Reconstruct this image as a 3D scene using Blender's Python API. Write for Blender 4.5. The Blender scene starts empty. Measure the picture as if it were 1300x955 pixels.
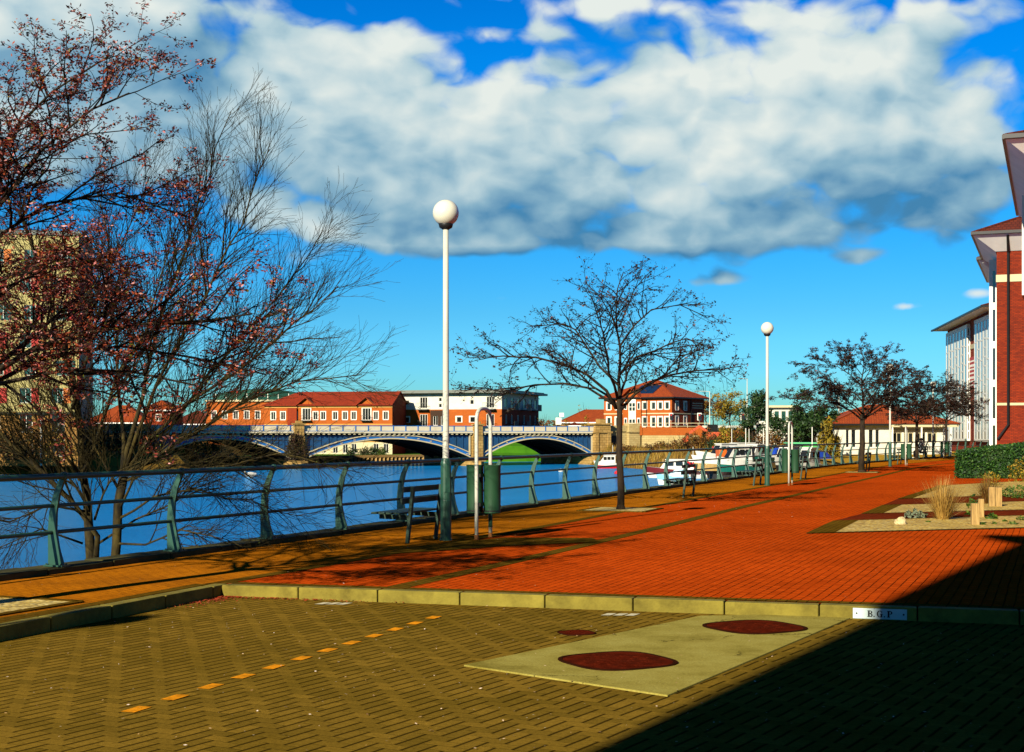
import bpy, math, random
from mathutils import Vector, Matrix, noise
from mathutils.geometry import tessellate_polygon
PI = math.pi
R = math.radians
SC = bpy.context.scene
COL = SC.collection
H_EYE, F_PX, CX, HZ = 1.65, 1800.0, 650.0, 552.0
SUN_AZ, SUN_EL = 28.0, 25.0      # direction the light travels (from +Y towards +X), height of the sun
WATER_Z = -3.0

def gp(px, py, z=0.0):
    """ground point seen at a pixel of the photograph, on the level z"""
    d = (H_EYE - z) * F_PX / (py - HZ)
    return Vector(((px - CX) * d / F_PX, d, z))
def at(px, d, z=0.0):
    return Vector(((px - CX) * d / F_PX, d, z))
def zt(py, d):
    return H_EYE + (HZ - py) * d / F_PX

# ------------------------------------------------------------------ objects
def tag(o, label=None, cat=None, group=None, kind=None):
    if label: o['label'] = label
    if cat: o['category'] = cat
    if group: o['group'] = group
    if kind: o['kind'] = kind
    return o
def empty(name, loc=(0, 0, 0), rz=0.0):
    o = bpy.data.objects.new(name, None)
    o.empty_display_size = 0.2
    o.location = loc
    o.rotation_euler = (0, 0, rz)
    COL.objects.link(o)
    return o
def thing(name, label, cat, loc=(0, 0, 0), rz=0.0, group=None):
    return tag(empty(name, loc, rz), label, cat, group)
def kids(o):
    return [c for c in SC.objects if c.parent is o]
def copy_tree(o, parent=None):
    c = o.copy(); COL.objects.link(c); c.parent = parent
    for ch in list(o.children): copy_tree(ch, c)
    return c

class MB:
    def __init__(self):
        self.v = []; self.f = []; self.m = []
    def poly(self, pts, mi=0):
        n = len(self.v)
        self.v.extend([tuple(p) for p in pts])
        self.f.append(tuple(range(n, n + len(pts)))); self.m.append(mi)
        return self
    def box(self, x0, x1, y0, y1, z0, z1, mi=0):
        n = len(self.v)
        self.v.extend([(x0, y0, z0), (x1, y0, z0), (x1, y1, z0), (x0, y1, z0), (x0, y0, z1), (x1, y0, z1), (x1, y1, z1), (x0, y1, z1)])
        for f in ((0, 3, 2, 1), (4, 5, 6, 7), (0, 1, 5, 4), (1, 2, 6, 5), (2, 3, 7, 6), (3, 0, 4, 7)):
            self.f.append(tuple(n + i for i in f)); self.m.append(mi)
        return self
    def beam(self, a, b, w, h, mi=0, up=(0, 0, 1)):
        a = Vector(a); b = Vector(b); t = (b - a).normalized(); up = Vector(up)
        s = t.cross(up)
        if s.length < 1e-4: s = t.cross(Vector((1, 0, 0)))
        s.normalize(); u = s.cross(t).normalized()
        n = len(self.v)
        for p in (a, b):
            for i, j in ((-1, -1), (1, -1), (1, 1), (-1, 1)):
                self.v.append(tuple(p + s * (i * w / 2) + u * (j * h / 2)))
        for f in ((0, 1, 2, 3), (7, 6, 5, 4), (0, 4, 5, 1), (1, 5, 6, 2), (2, 6, 7, 3), (3, 7, 4, 0)):
            self.f.append(tuple(n + i for i in f)); self.m.append(mi)
        return self
    def tube(self, pts, rad, n=6, mi=0, cap=True):
        pts = [Vector(p) for p in pts]
        if not hasattr(rad, '__len__'): rad = [rad] * len(pts)
        base = len(self.v); k = len(pts); ref = None
        for i, p in enumerate(pts):
            t = pts[min(i + 1, k - 1)] - pts[max(i - 1, 0)]
            if t.length < 1e-9: t = Vector((0, 0, 1))
            t.normalize()
            if ref is None:
                ref = Vector((1, 0, 0)) if abs(t.x) < 0.8 else Vector((0, 1, 0))
            s = ref - t * ref.dot(t)
            if s.length < 1e-5: s = t.orthogonal()
            s.normalize(); ref = s; u = t.cross(s)
            for j in range(n):
                a = 2 * PI * j / n
                self.v.append(tuple(p + (s * math.cos(a) + u * math.sin(a)) * rad[i]))
        for i in range(k - 1):
            for j in range(n):
                a = base + i * n + j; b = base + i * n + (j + 1) % n
                self.f.append((a, b, b + n, a + n)); self.m.append(mi)
        if cap:
            self.f.append(tuple(base + j for j in reversed(range(n)))); self.m.append(mi)
            self.f.append(tuple(base + (k - 1) * n + j for j in range(n))); self.m.append(mi)
        return self
    def lathe(self, prof, c=(0, 0, 0), n=16, mi=0):
        base = len(self.v); k = len(prof)
        for r, z in prof:
            for j in range(n):
                a = 2 * PI * j / n
                self.v.append((c[0] + r * math.cos(a), c[1] + r * math.sin(a), c[2] + z))
        for i in range(k - 1):
            for j in range(n):
                a = base + i * n + j; b = base + i * n + (j + 1) % n
                self.f.append((a, b, b + n, a + n)); self.m.append(mi)
        if prof[0][0] > 1e-4: self.f.append(tuple(base + j for j in reversed(range(n)))); self.m.append(mi)
        if prof[-1][0] > 1e-4: self.f.append(tuple(base + (k - 1) * n + j for j in range(n))); self.m.append(mi)
        return self
    def prism(self, poly, z0, z1, mi=0, bottom=True):
        """poly: 2D points counter-clockwise, may be concave"""
        n = len(self.v); k = len(poly)
        self.v.extend([(p[0], p[1], z0) for p in poly]); self.v.extend([(p[0], p[1], z1) for p in poly])
        for i in range(k):
            j = (i + 1) % k
            self.f.append((n + i, n + j, n + k + j, n + k + i)); self.m.append(mi)
        tri = tessellate_polygon([[Vector((p[0], p[1], 0)) for p in poly]])
        for t in tri:
            a, b, c = t
            ar = (poly[b][0] - poly[a][0]) * (poly[c][1] - poly[a][1]) - (poly[b][1] - poly[a][1]) * (poly[c][0] - poly[a][0])
            if ar < 0: b, c = c, b
            self.f.append((n + k + a, n + k + b, n + k + c)); self.m.append(mi)
            if bottom: self.f.append((n + a, n + c, n + b)); self.m.append(mi)
        return self
    def sheet(self, poly, z, mi=0):
        n = len(self.v)
        self.v.extend([(p[0], p[1], z) for p in poly])
        for t in tessellate_polygon([[Vector((p[0], p[1], 0)) for p in poly]]):
            a, b, c = t
            ar = (poly[b][0] - poly[a][0]) * (poly[c][1] - poly[a][1]) - (poly[b][1] - poly[a][1]) * (poly[c][0] - poly[a][0])
            if ar < 0: b, c = c, b
            self.f.append((n + a, n + b, n + c)); self.m.append(mi)
        return self
    def slab(self, pts, thick, mi=0):
        """flat plate from 3D corner points, thickened downwards"""
        n = len(self.v); k = len(pts)
        self.v.extend([tuple(p) for p in pts]); self.v.extend([(p[0], p[1], p[2] - thick) for p in pts])
        self.f.append(tuple(range(n, n + k))); self.m.append(mi)
        self.f.append(tuple(reversed(range(n + k, n + 2 * k)))); self.m.append(mi)
        for i in range(k):
            j = (i + 1) % k
            self.f.append((n + i, n + k + i, n + k + j, n + j)); self.m.append(mi)
        return self
    def build(self, name, mats, parent=None, smooth=False, bevel=0.0, loc=None):
        me = bpy.data.meshes.new(name)
        me.from_pydata(self.v, [], self.f)
        if not isinstance(mats, (list, tuple)): mats = [mats]
        for m in mats: me.materials.append(m)
        if len(mats) > 1: me.polygons.foreach_set('material_index', self.m)
        if smooth: me.polygons.foreach_set('use_smooth', [True] * len(self.f))
        me.update()
        o = bpy.data.objects.new(name, me)
        COL.objects.link(o)
        if parent is not None: o.parent = parent
        if loc is not None: o.location = loc
        if bevel:
            b = o.modifiers.new('edge', 'BEVEL'); b.width = bevel; b.segments = 2; b.limit_method = 'ANGLE'; b.angle_limit = R(40)
        return o

# ------------------------------------------------------------------ materials
def new_mat(name):
    m = bpy.data.materials.new(name); m.use_nodes = True
    nt = m.node_tree
    return m, nt, nt.nodes['Principled BSDF']
def N(nt, t, **kw):
    n = nt.nodes.new(t)
    for k, v in kw.items():
        if k == 'op': n.operation = v
        else: setattr(n, k, v)
    return n
def mth(nt, op, a, b=None, c=None, clamp=False):
    n = nt.nodes.new('ShaderNodeMath'); n.operation = op; n.use_clamp = clamp
    for i, x in enumerate((a, b, c)):
        if x is None: continue
        if isinstance(x, (int, float)): n.inputs[i].default_value = x
        else: nt.links.new(x, n.inputs[i])
    return n.outputs[0]
def mixc(nt, fac, a, b, blend='MIX'):
    n = nt.nodes.new('ShaderNodeMix'); n.data_type = 'RGBA'; n.blend_type = blend
    for s, x in ((n.inputs[0], fac), (n.inputs[6], a), (n.inputs[7], b)):
        if isinstance(x, (int, float)): s.default_value = x
        elif isinstance(x, (tuple, list)): s.default_value = (x[0], x[1], x[2], 1)
        else: nt.links.new(x, s)
    return n.outputs[2]
def nz(nt, vec, scale, detail=4, rough=.6, out=0, dims='3D'):
    n = nt.nodes.new('ShaderNodeTexNoise'); n.noise_dimensions = dims; n.inputs['Scale'].default_value = scale
    n.inputs['Detail'].default_value = detail; n.inputs['Roughness'].default_value = rough
    if vec is not None: nt.links.new(vec, n.inputs['Vector'])
    return n.outputs[out]
def ramp(nt, fac, stops):
    n = nt.nodes.new('ShaderNodeValToRGB'); cr = n.color_ramp
    while len(cr.elements) < len(stops): cr.elements.new(0.5)
    for e, (p, c) in zip(cr.elements, stops):
        e.position = p; e.color = (c[0], c[1], c[2], 1)
    nt.links.new(fac, n.inputs[0])
    return n.outputs[0]
def objco(nt):
    return nt.nodes.new('ShaderNodeTexCoord').outputs['Object']
def bump(nt, bs, h, strength=.5, dist=.01):
    b = nt.nodes.new('ShaderNodeBump'); b.inputs['Strength'].default_value = strength; b.inputs['Distance'].default_value = dist
    nt.links.new(h, b.inputs['Height']); nt.links.new(b.outputs[0], bs.inputs['Normal'])
def lin(c):
    return tuple(((x / 255) / 12.92 if x <= 10 else ((x / 255 + .055) / 1.055) ** 2.4) for x in c)

def pm(name, col, rough=.6, var=.18, scale=4.0, bmp=0.0, bscale=30.0, metal=0.0, spec=.4, dirt=None, dscale=1.3, damt=.35):
    """painted / plain surface with uneven tone and optional dirt"""
    m, nt, bs = new_mat(name)
    oc = objco(nt)
    n1 = nz(nt, oc, scale, 6, .65)
    lo = tuple(c * (1 - var) for c in col); hi = tuple(min(1, c * (1 + var)) for c in col)
    c = ramp(nt, n1, [(.3, lo), (.7, hi)])
    if dirt is not None:
        n2 = nz(nt, oc, dscale, 8, .7)
        f = mth(nt, 'MULTIPLY', mth(nt, 'SUBTRACT', n2, .45, clamp=True), 4 * damt, clamp=True)
        c = mixc(nt, f, c, dirt)
    nt.links.new(c, bs.inputs['Base Color'])
    bs.inputs['Roughness'].default_value = rough; bs.inputs['Metallic'].default_value = metal
    bs.inputs['Specular IOR Level'].default_value = spec
    if bmp: bump(nt, bs, nz(nt, oc, bscale, 4, .6), bmp, .01)
    return m

def boxuv(nt):
    """wall coordinates (along the wall, height) from the object's own axes"""
    oc = nt.nodes.new('ShaderNodeTexCoord')
    so = nt.nodes.new('ShaderNodeSeparateXYZ'); nt.links.new(oc.outputs['Object'], so.inputs[0])
    sn = nt.nodes.new('ShaderNodeSeparateXYZ'); nt.links.new(oc.outputs['Normal'], sn.inputs[0])
    sel = mth(nt, 'GREATER_THAN', mth(nt, 'ABSOLUTE', sn.outputs[0]), mth(nt, 'ABSOLUTE', sn.outputs[1]))
    u = mth(nt, 'ADD', mth(nt, 'MULTIPLY', so.outputs[1], sel), mth(nt, 'MULTIPLY', so.outputs[0], mth(nt, 'SUBTRACT', 1.0, sel)))
    cb = nt.nodes.new('ShaderNodeCombineXYZ')
    nt.links.new(u, cb.inputs[0]); nt.links.new(so.outputs[2], cb.inputs[1])
    return cb.outputs[0], oc.outputs['Object'], so.outputs[2]

def brick_wall(name, c1, c2, mortar, bw=.225, bh=.075, ms=.010, rough=.85, stain=.3, bmp=.4):
    m, nt, bs = new_mat(name)
    uv, oc, z = boxuv(nt)
    b = nt.nodes.new('ShaderNodeTexBrick'); nt.links.new(uv, b.inputs['Vector'])
    b.inputs['Scale'].default_value = 1; b.inputs['Brick Width'].default_value = bw; b.inputs['Row Height'].default_value = bh
    b.inputs['Mortar Size'].default_value = ms; b.inputs['Mortar Smooth'].default_value = .2; b.inputs['Bias'].default_value = 0
    for k, c in (('Color1', c1), ('Color2', c2), ('Mortar', mortar)): b.inputs[k].default_value = (*c, 1)
    n = nz(nt, oc, .6, 8, .7)
    dk = mth(nt, 'ADD', mth(nt, 'MULTIPLY', n, 2 * stain), 1 - stain)
    c = mixc(nt, 1.0, b.outputs['Color'], dk, 'MULTIPLY')
    nt.links.new(c, bs.inputs['Base Color']); bs.inputs['Roughness'].default_value = rough
    bs.inputs['Specular IOR Level'].default_value = .2
    if bmp: bump(nt, bs, mth(nt, 'SUBTRACT', 1.0, b.outputs['Fac']), bmp, .01)
    return m

def roof_tiles(name, c1, c2, row=.3, col=.22):
    m, nt, bs = new_mat(name)
    uv, oc, z = boxuv(nt)
    b = nt.nodes.new('ShaderNodeTexBrick'); nt.links.new(uv, b.inputs['Vector'])
    b.inputs['Scale'].default_value = 1; b.inputs['Brick Width'].default_value = col; b.inputs['Row Height'].default_value = row * .6
    b.inputs['Mortar Size'].default_value = .02; b.inputs['Bias'].default_value = 0
    dk = tuple(x * .4 for x in c1)
    for k, c in (('Color1', c1), ('Color2', c2), ('Mortar', dk)): b.inputs[k].default_value = (*c, 1)
    n = nz(nt, oc, .9, 8, .7)
    c = mixc(nt, 1.0, b.outputs['Color'], mth(nt, 'ADD', mth(nt, 'MULTIPLY', n, .9), .55), 'MULTIPLY')
    nt.links.new(c, bs.inputs['Base Color']); bs.inputs['Roughness'].default_value = .8
    bs.inputs['Specular IOR Level'].default_value = .25
    bump(nt, bs, mth(nt, 'SUBTRACT', 1.0, b.outputs['Fac']), .6, .02)
    return m

def rotated(nt, vec, ang):
    mp = nt.nodes.new('ShaderNodeMapping'); mp.inputs['Rotation'].default_value = (0, 0, ang)
    nt.links.new(vec, mp.inputs['Vector'])
    return mp.outputs[0]

def stretcher_paving(name, az, c1, c2, joint, stain, bw=.2, bh=.1, ms=.007, stain_amt=.5, speck=None):
    """block paving in running courses along azimuth az"""
    m, nt, bs = new_mat(name)
    oc = objco(nt)
    v = rotated(nt, oc, -R(90 - az))
    # slight waviness so that the courses are not ruler straight
    w = nz(nt, oc, 1.2, 2, .5, out=1)
    vm = nt.nodes.new('ShaderNodeVectorMath'); vm.operation = 'MULTIPLY_ADD'
    nt.links.new(w, vm.inputs[0]); vm.inputs[1].default_value = (.03, .03, 0); nt.links.new(v, vm.inputs[2])
    b = nt.nodes.new('ShaderNodeTexBrick'); nt.links.new(vm.outputs[0], b.inputs['Vector'])
    b.inputs['Scale'].default_value = 1; b.inputs['Brick Width'].default_value = bw; b.inputs['Row Height'].default_value = bh
    b.inputs['Mortar Size'].default_value = ms; b.inputs['Mortar Smooth'].default_value = .3; b.inputs['Bias'].default_value = 0
    for k, c in (('Color1', c1), ('Color2', c2), ('Mortar', c2)): b.inputs[k].default_value = (*c, 1)
    jf = mth(nt, 'MULTIPLY', b.outputs['Fac'], mth(nt, 'MULTIPLY', mth(nt, 'SUBTRACT', nz(nt, oc, 1.7, 5, .7), .32, clamp=True), 4.2, clamp=True))
    c0 = mixc(nt, mth(nt, 'MULTIPLY', nz(nt, oc, 4.5, 2), .9), b.outputs['Color'], tuple(x * 1.18 for x in c1))
    c0 = mixc(nt, jf, c0, joint)
    n = nz(nt, oc, .55, 9, .68)
    f = mth(nt, 'MULTIPLY', mth(nt, 'SUBTRACT', n, .47, clamp=True), 5 * stain_amt, clamp=True)
    c = mixc(nt, f, c0, stain)
    n3 = nz(nt, oc, .16, 5, .6)
    c = mixc(nt, 1.0, c, mth(nt, 'ADD', mth(nt, 'MULTIPLY', n3, .9), .58), 'MULTIPLY')
    vs = nt.nodes.new('ShaderNodeTexVoronoi'); vs.inputs['Scale'].default_value = 2.3; nt.links.new(oc, vs.inputs['Vector'])
    spot = mth(nt, 'MULTIPLY', mth(nt, 'LESS_THAN', vs.outputs['Distance'], .07), mth(nt, 'GREATER_THAN', nz(nt, oc, 1.9, 2), .5))
    c = mixc(nt, mth(nt, 'MULTIPLY', spot, .55), c, tuple(x * .22 for x in c1))
    fine = nz(nt, oc, 24, 6, .85)
    c = mixc(nt, 1.0, c, mth(nt, 'ADD', mth(nt, 'MULTIPLY', fine, 1.7), .15), 'MULTIPLY')
    if speck:
        vo = nt.nodes.new('ShaderNodeTexVoronoi'); vo.inputs['Scale'].default_value = 7; nt.links.new(oc, vo.inputs['Vector'])
        sp = mth(nt, 'LESS_THAN', vo.outputs['Distance'], .045)
        sel = mth(nt, 'GREATER_THAN', nz(nt, oc, 3.3, 2), .52)
        c = mixc(nt, mth(nt, 'MULTIPLY', sp, sel), c, speck)
    nt.links.new(c, bs.inputs['Base Color'])
    bs.inputs['Roughness'].default_value = .95; bs.inputs['Specular IOR Level'].default_value = 0
    h = mth(nt, 'ADD', mth(nt, 'MULTIPLY', b.outputs['Fac'], -1.0), mth(nt, 'MULTIPLY', fine, .35))
    bump(nt, bs, h, .8, .008)
    return m

def herringbone_paving(name, az, c_lo, c_hi, joint, moss, unit=.108, speck=None):
    m, nt, bs = new_mat(name)
    oc = objco(nt)
    v = rotated(nt, oc, -R(90 - az))
    w = nz(nt, oc, 1.5, 2, .5, out=1)
    vm = nt.nodes.new('ShaderNodeVectorMath'); vm.operation = 'MULTIPLY_ADD'
    nt.links.new(w, vm.inputs[0]); vm.inputs[1].default_value = (.03, .03, 0); nt.links.new(v, vm.inputs[2])
    sc = nt.nodes.new('ShaderNodeVectorMath'); sc.operation = 'SCALE'; sc.inputs[3].default_value = 1 / unit
    nt.links.new(vm.outputs[0], sc.inputs[0])
    s = nt.nodes.new('ShaderNodeSeparateXYZ'); nt.links.new(sc.outputs[0], s.inputs[0])
    X, Y = s.outputs[0], s.outputs[1]
    ix = mth(nt, 'FLOOR', X); iy = mth(nt, 'FLOOR', Y)
    fx = mth(nt, 'SUBTRACT', X, ix); fy = mth(nt, 'SUBTRACT', Y, iy)
    k = mth(nt, 'FLOORED_MODULO', mth(nt, 'SUBTRACT', ix, iy), 4.0)
    def eq(n): return mth(nt, 'COMPARE', k, float(n), .3)
    k0, k1, k2, k3 = eq(0), eq(1), eq(2), eq(3)
    dl = mth(nt, 'ADD', fx, k1); dr = mth(nt, 'ADD', mth(nt, 'SUBTRACT', 1.0, fx), k0)
    db = mth(nt, 'ADD', fy, k2); dt = mth(nt, 'ADD', mth(nt, 'SUBTRACT', 1.0, fy), k3)
    hx = mth(nt, 'MINIMUM', db, dt); hy = mth(nt, 'MINIMUM', dl, dr)
    jx = mth(nt, 'SUBTRACT', 1.0, mth(nt, 'DIVIDE', hx, .15), clamp=True)     # joints along the courses, their shadow painted in as extra width and darkness
    jy = mth(nt, 'SUBTRACT', 1.0, mth(nt, 'DIVIDE', hy, .05), clamp=True)
    bx = mth(nt, 'SUBTRACT', ix, k1); by = mth(nt, 'SUBTRACT', iy, k2)
    cb = nt.nodes.new('ShaderNodeCombineXYZ'); nt.links.new(bx, cb.inputs[0]); nt.links.new(by, cb.inputs[1])
    wn = nt.nodes.new('ShaderNodeTexWhiteNoise'); wn.noise_dimensions = '2D'; nt.links.new(cb.outputs[0], wn.inputs['Vector'])
    c = mixc(nt, wn.outputs['Value'], c_lo, c_hi)
    n = nz(nt, oc, .5, 9, .7)
    c = mixc(nt, mth(nt, 'MULTIPLY', mth(nt, 'SUBTRACT', n, .45, clamp=True), 3.0, clamp=True), c, moss)
    fine = nz(nt, oc, 34, 6, .85)
    c = mixc(nt, 1.0, c, mth(nt, 'ADD', mth(nt, 'MULTIPLY', fine, 1.9), .08), 'MULTIPLY')
    wear = mth(nt, 'ADD', mth(nt, 'MULTIPLY', nz(nt, oc, 2.5, 3), 1.0), .75, clamp=True)
    J = mth(nt, 'MAXIMUM', mth(nt, 'MULTIPLY', jx, wear), mth(nt, 'MULTIPLY', jy, .35))
    c = mixc(nt, J, c, joint)
    if speck:
        vo = nt.nodes.new('ShaderNodeTexVoronoi'); vo.inputs['Scale'].default_value = 9; nt.links.new(oc, vo.inputs['Vector'])
        sp = mth(nt, 'LESS_THAN', vo.outputs['Distance'], .06)
        sel = mth(nt, 'GREATER_THAN', nz(nt, oc, 2.3, 2), .54)
        c = mixc(nt, mth(nt, 'MULTIPLY', sp, sel), c, speck)
    nt.links.new(c, bs.inputs['Base Color'])
    bs.inputs['Roughness'].default_value = .95; bs.inputs['Specular IOR Level'].default_value = 0
    h = mth(nt, 'ADD', mth(nt, 'MULTIPLY', mth(nt, 'MAXIMUM', jx, mth(nt, 'MULTIPLY', jy, .4)), -1.0), mth(nt, 'MULTIPLY', fine, .4))
    bump(nt, bs, h, .9, .008)
    return m

def island_mat(name, stops, rough=.6, spec=.3, trans=0.0):
    """each leaf, petal or pebble takes its own tone"""
    m, nt, bs = new_mat(name)
    g = nt.nodes.new('ShaderNodeNewGeometry')
    c = ramp(nt, g.outputs['Random Per Island'], stops)
    nt.links.new(c, bs.inputs['Base Color']); bs.inputs['Roughness'].default_value = rough
    bs.inputs['Specular IOR Level'].default_value = spec
    if trans:
        t = nt.nodes.new('ShaderNodeBsdfTranslucent'); nt.links.new(c, t.inputs['Color'])
        mx = nt.nodes.new('ShaderNodeMixShader'); mx.inputs[0].default_value = trans
        nt.links.new(bs.outputs[0], mx.inputs[1]); nt.links.new(t.outputs[0], mx.inputs[2])
        nt.links.new(mx.outputs[0], nt.nodes['Material Output'].inputs['Surface'])
    return m

def bark_mat(name, c1, c2, sc=9):
    m, nt, bs = new_mat(name)
    oc = objco(nt)
    mp = nt.nodes.new('ShaderNodeMapping'); mp.inputs['Scale'].default_value = (1, 1, .35); nt.links.new(oc, mp.inputs[0])
    n = nz(nt, mp.outputs[0], sc, 7, .7)
    nt.links.new(ramp(nt, n, [(.38, c1), (.74, c2)]), bs.inputs['Base Color'])
    bs.inputs['Roughness'].default_value = .85; bs.inputs['Specular IOR Level'].default_value = .2
    bump(nt, bs, n, .6, .02)
    return m

def gravel_mat(name, stops, scale=19):
    m, nt, bs = new_mat(name)
    oc = objco(nt)
    vo = nt.nodes.new('ShaderNodeTexVoronoi'); vo.inputs['Scale'].default_value = scale; nt.links.new(oc, vo.inputs['Vector'])
    sp = nt.nodes.new('ShaderNodeSeparateColor'); nt.links.new(vo.outputs['Color'], sp.inputs[0])
    c = ramp(nt, sp.outputs[0], stops)
    c = mixc(nt, 1.0, c, mth(nt, 'ADD', mth(nt, 'MULTIPLY', nz(nt, oc, 1.1, 6, .7), 1.0), .5), 'MULTIPLY')
    c = mixc(nt, mth(nt, 'MULTIPLY', mth(nt, 'POWER', vo.outputs['Distance'], 2.0), .9, clamp=True), c, tuple(x * .25 for x in stops[0][1]))
    nt.links.new(c, bs.inputs['Base Color']); bs.inputs['Roughness'].default_value = .8
    bump(nt, bs, mth(nt, 'MULTIPLY', vo.outputs['Distance'], -1.0), .7, .015)
    return m

def ground_mat(name, stops, scale=.35, fine=9, bmp=.5):
    m, nt, bs = new_mat(name)
    oc = objco(nt)
    n = mth(nt, 'ADD', mth(nt, 'MULTIPLY', nz(nt, oc, scale, 9, .7), .6), mth(nt, 'MULTIPLY', nz(nt, oc, fine, 6, .75), .4))
    nt.links.new(ramp(nt, n, stops), bs.inputs['Base Color']); bs.inputs['Roughness'].default_value = .95
    bs.inputs['Specular IOR Level'].default_value = .1
    bump(nt, bs, n, bmp, .08)
    return m

def glass_mat(name, col, rough=.06, var=.3):
    m, nt, bs = new_mat(name)
    oc = objco(nt)
    n = nz(nt, oc, .5, 3, .5)
    nt.links.new(ramp(nt, n, [(.35, tuple(c * (1 - var) for c in col)), (.65, tuple(c * (1 + var) for c in col))]), bs.inputs['Base Color'])
    bs.inputs['Roughness'].default_value = rough; bs.inputs['Specular IOR Level'].default_value = .8
    return m

M = {}
M['red_paving'] = stretcher_paving('red_block_paving', 21, (.39, .050, .0035), (.25, .028, .0022), (.022, .006, .002), (.20, .024, .002), stain_amt=.45, speck=(.42, .30, .15))
M['red_strip'] = stretcher_paving('dark_red_edging', 70, (.12, .018, .005), (.085, .012, .004), (.012, .007, .003), (.05, .012, .004))
M['tan_paving'] = stretcher_paving('tan_block_paving', 21, (.33, .108, .004), (.25, .077, .0035), (.06, .022, .003), (.12, .038, .004), stain_amt=.6, speck=(.45, .36, .22))
M['dark_band'] = stretcher_paving('olive_band_paving', 21, (.090, .050, .005), (.070, .038, .004), (.02, .012, .003), (.045, .026, .003))
M['road_paving'] = herringbone_paving('olive_herringbone_paving', 30, (.112, .070, .0085), (.172, .104, .013), (.006, .004, .001), (.085, .055, .005), speck=(.36, .30, .18))
M['kerb'] = pm('kerb_stone', (.165, .135, .020), .9, .25, 3, .5, 45, spec=.15, dirt=(.07, .055, .008), dscale=2.6, damt=.9)
M['slab0'] = pm('slab_concrete_plain', (.235, .200, .040), .9, .2, 2, .4, 70, spec=.15, dirt=(.15, .12, .02), dscale=1.5, damt=.6)
M['coping'] = pm('quay_coping_stone', (.050, .046, .014), .9, .35, 1.5, .5, 30, spec=.1, dirt=(.018, .019, .006), dscale=1.1, damt=1.0)
M['quay'] = brick_wall('quay_stone', (.10, .08, .04), (.07, .06, .03), (.03, .028, .015), .9, .35, .02)
M['gravel'] = gravel_mat('buff_gravel', [(.0, (.26, .15, .012)), (.45, (.46, .29, .028)), (.8, (.56, .39, .06)), (1, (.64, .52, .18))])
M['pit_gravel'] = gravel_mat('pale_pit_gravel', [(.0, (.30, .20, .03)), (.5, (.48, .34, .06)), (1, (.62, .50, .18))])
M['ground'] = ground_mat('land', [(.38, (.035, .026, .008)), (.55, (.075, .055, .013)), (.7, (.07, .07, .016))])
M['bank'] = ground_mat('rough_bank', [(.36, (.075, .040, .006)), (.5, (.15, .085, .012)), (.62, (.12, .095, .014)), (.72, (.07, .085, .010))], .5, 5)
M['lawn'] = ground_mat('lawn_grass', [(.35, (.018, .085, .003)), (.5, (.034, .13, .004)), (.65, (.05, .15, .006)), (.75, (.09, .13, .012))], .5, 9)
M['dry_grass'] = ground_mat('dry_grass', [(.35, (.25, .14, .006)), (.55, (.34, .20, .010)), (.7, (.22, .19, .010))], .8, 9)
M['asphalt'] = ground_mat('asphalt', [(.4, (.03, .03, .03)), (.6, (.045, .045, .04))], 1, 30)
M['green_paint'] = pm('dark_green_paint', (.013, .056, .034), .42, .2, 3, .1, 60, spec=.4, dirt=(.008, .018, .013), dscale=2.5, damt=.5)
M['bin_green'] = pm('bin_green', (.009, .046, .018), .55, .15, 3, spec=.3, dirt=(.008, .03, .013), dscale=3, damt=.4)
M['white_pole'] = pm('white_pole_paint', (.42, .43, .36), .4, .08, 2, spec=.4, dirt=(.24, .21, .13), dscale=2, damt=.35)
M['globe'] = pm('lamp_globe', (.50, .50, .40), .25, .05, 3, spec=.4)
M['black'] = pm('black_metal_and_shade', (.008, .008, .008), .5, .2, 5, spec=.25)
M['rust'] = pm('rusty_iron', (.070, .0085, .0028), .95, .45, 7, .8, 60, spec=0, dirt=(.025, .006, .003), dscale=5, damt=.8)
M['rust_foot'] = pm('rust_foot', (.16, .06, .01), .9, .4, 15)
M['bench_wood'] = pm('bench_green', (.010, .036, .022), .55, .25, 5, spec=.3, dirt=(.026, .03, .02), dscale=3, damt=.6)
M['timber'] = None
M['white'] = pm('white_render', (.50, .49, .40), .7, .08, 1.2, spec=.2, dirt=(.33, .30, .21), dscale=.7, damt=.35)
M['cream'] = pm('cream_paint', (.44, .38, .22), .6, .1, 2, spec=.2, dirt=(.27, .21, .10), dscale=1, damt=.4)
M['win_white'] = pm('window_white', (.60, .60, .52), .5, .06, 3, spec=.25)
M['glass_dark'] = glass_mat('dark_glass', (.010, .012, .012))
M['glass_blue'] = glass_mat('blue_glass', (.06, .17, .26), .1)
M['glass_green'] = glass_mat('green_glass', (.015, .06, .045), .1)
M['brick_orange'] = brick_wall('orange_brick', (.33, .066, .0035), (.26, .045, .0028), (.26, .09, .016))
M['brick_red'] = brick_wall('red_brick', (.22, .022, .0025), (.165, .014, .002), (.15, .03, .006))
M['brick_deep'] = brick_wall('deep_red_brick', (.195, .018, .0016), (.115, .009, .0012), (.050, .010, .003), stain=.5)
M['brick_tan'] = brick_wall('tan_brick', (.28, .14, .03), (.22, .105, .02), (.18, .11, .035))
M['brick_dark'] = brick_wall('dark_brown_brick', (.045, .02, .01), (.03, .014, .008), (.025, .018, .01))
M['stone'] = brick_wall('bridge_stone', (.34, .22, .07), (.25, .15, .04), (.13, .08, .02), .8, .4, .03, stain=.5)
M['stone_pale'] = brick_wall('pale_stone', (.38, .30, .13), (.33, .25, .10), (.22, .16, .06), .7, .3, .02, stain=.3)
M['roof_red'] = roof_tiles('red_roof_tiles', (.26, .027, .003), (.18, .018, .0025))
M['roof_orange'] = roof_tiles('orange_roof_tiles', (.27, .045, .004), (.21, .032, .0035))
M['roof_brown'] = roof_tiles('brown_roof_tiles', (.11, .018, .005), (.075, .012, .004))
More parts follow.
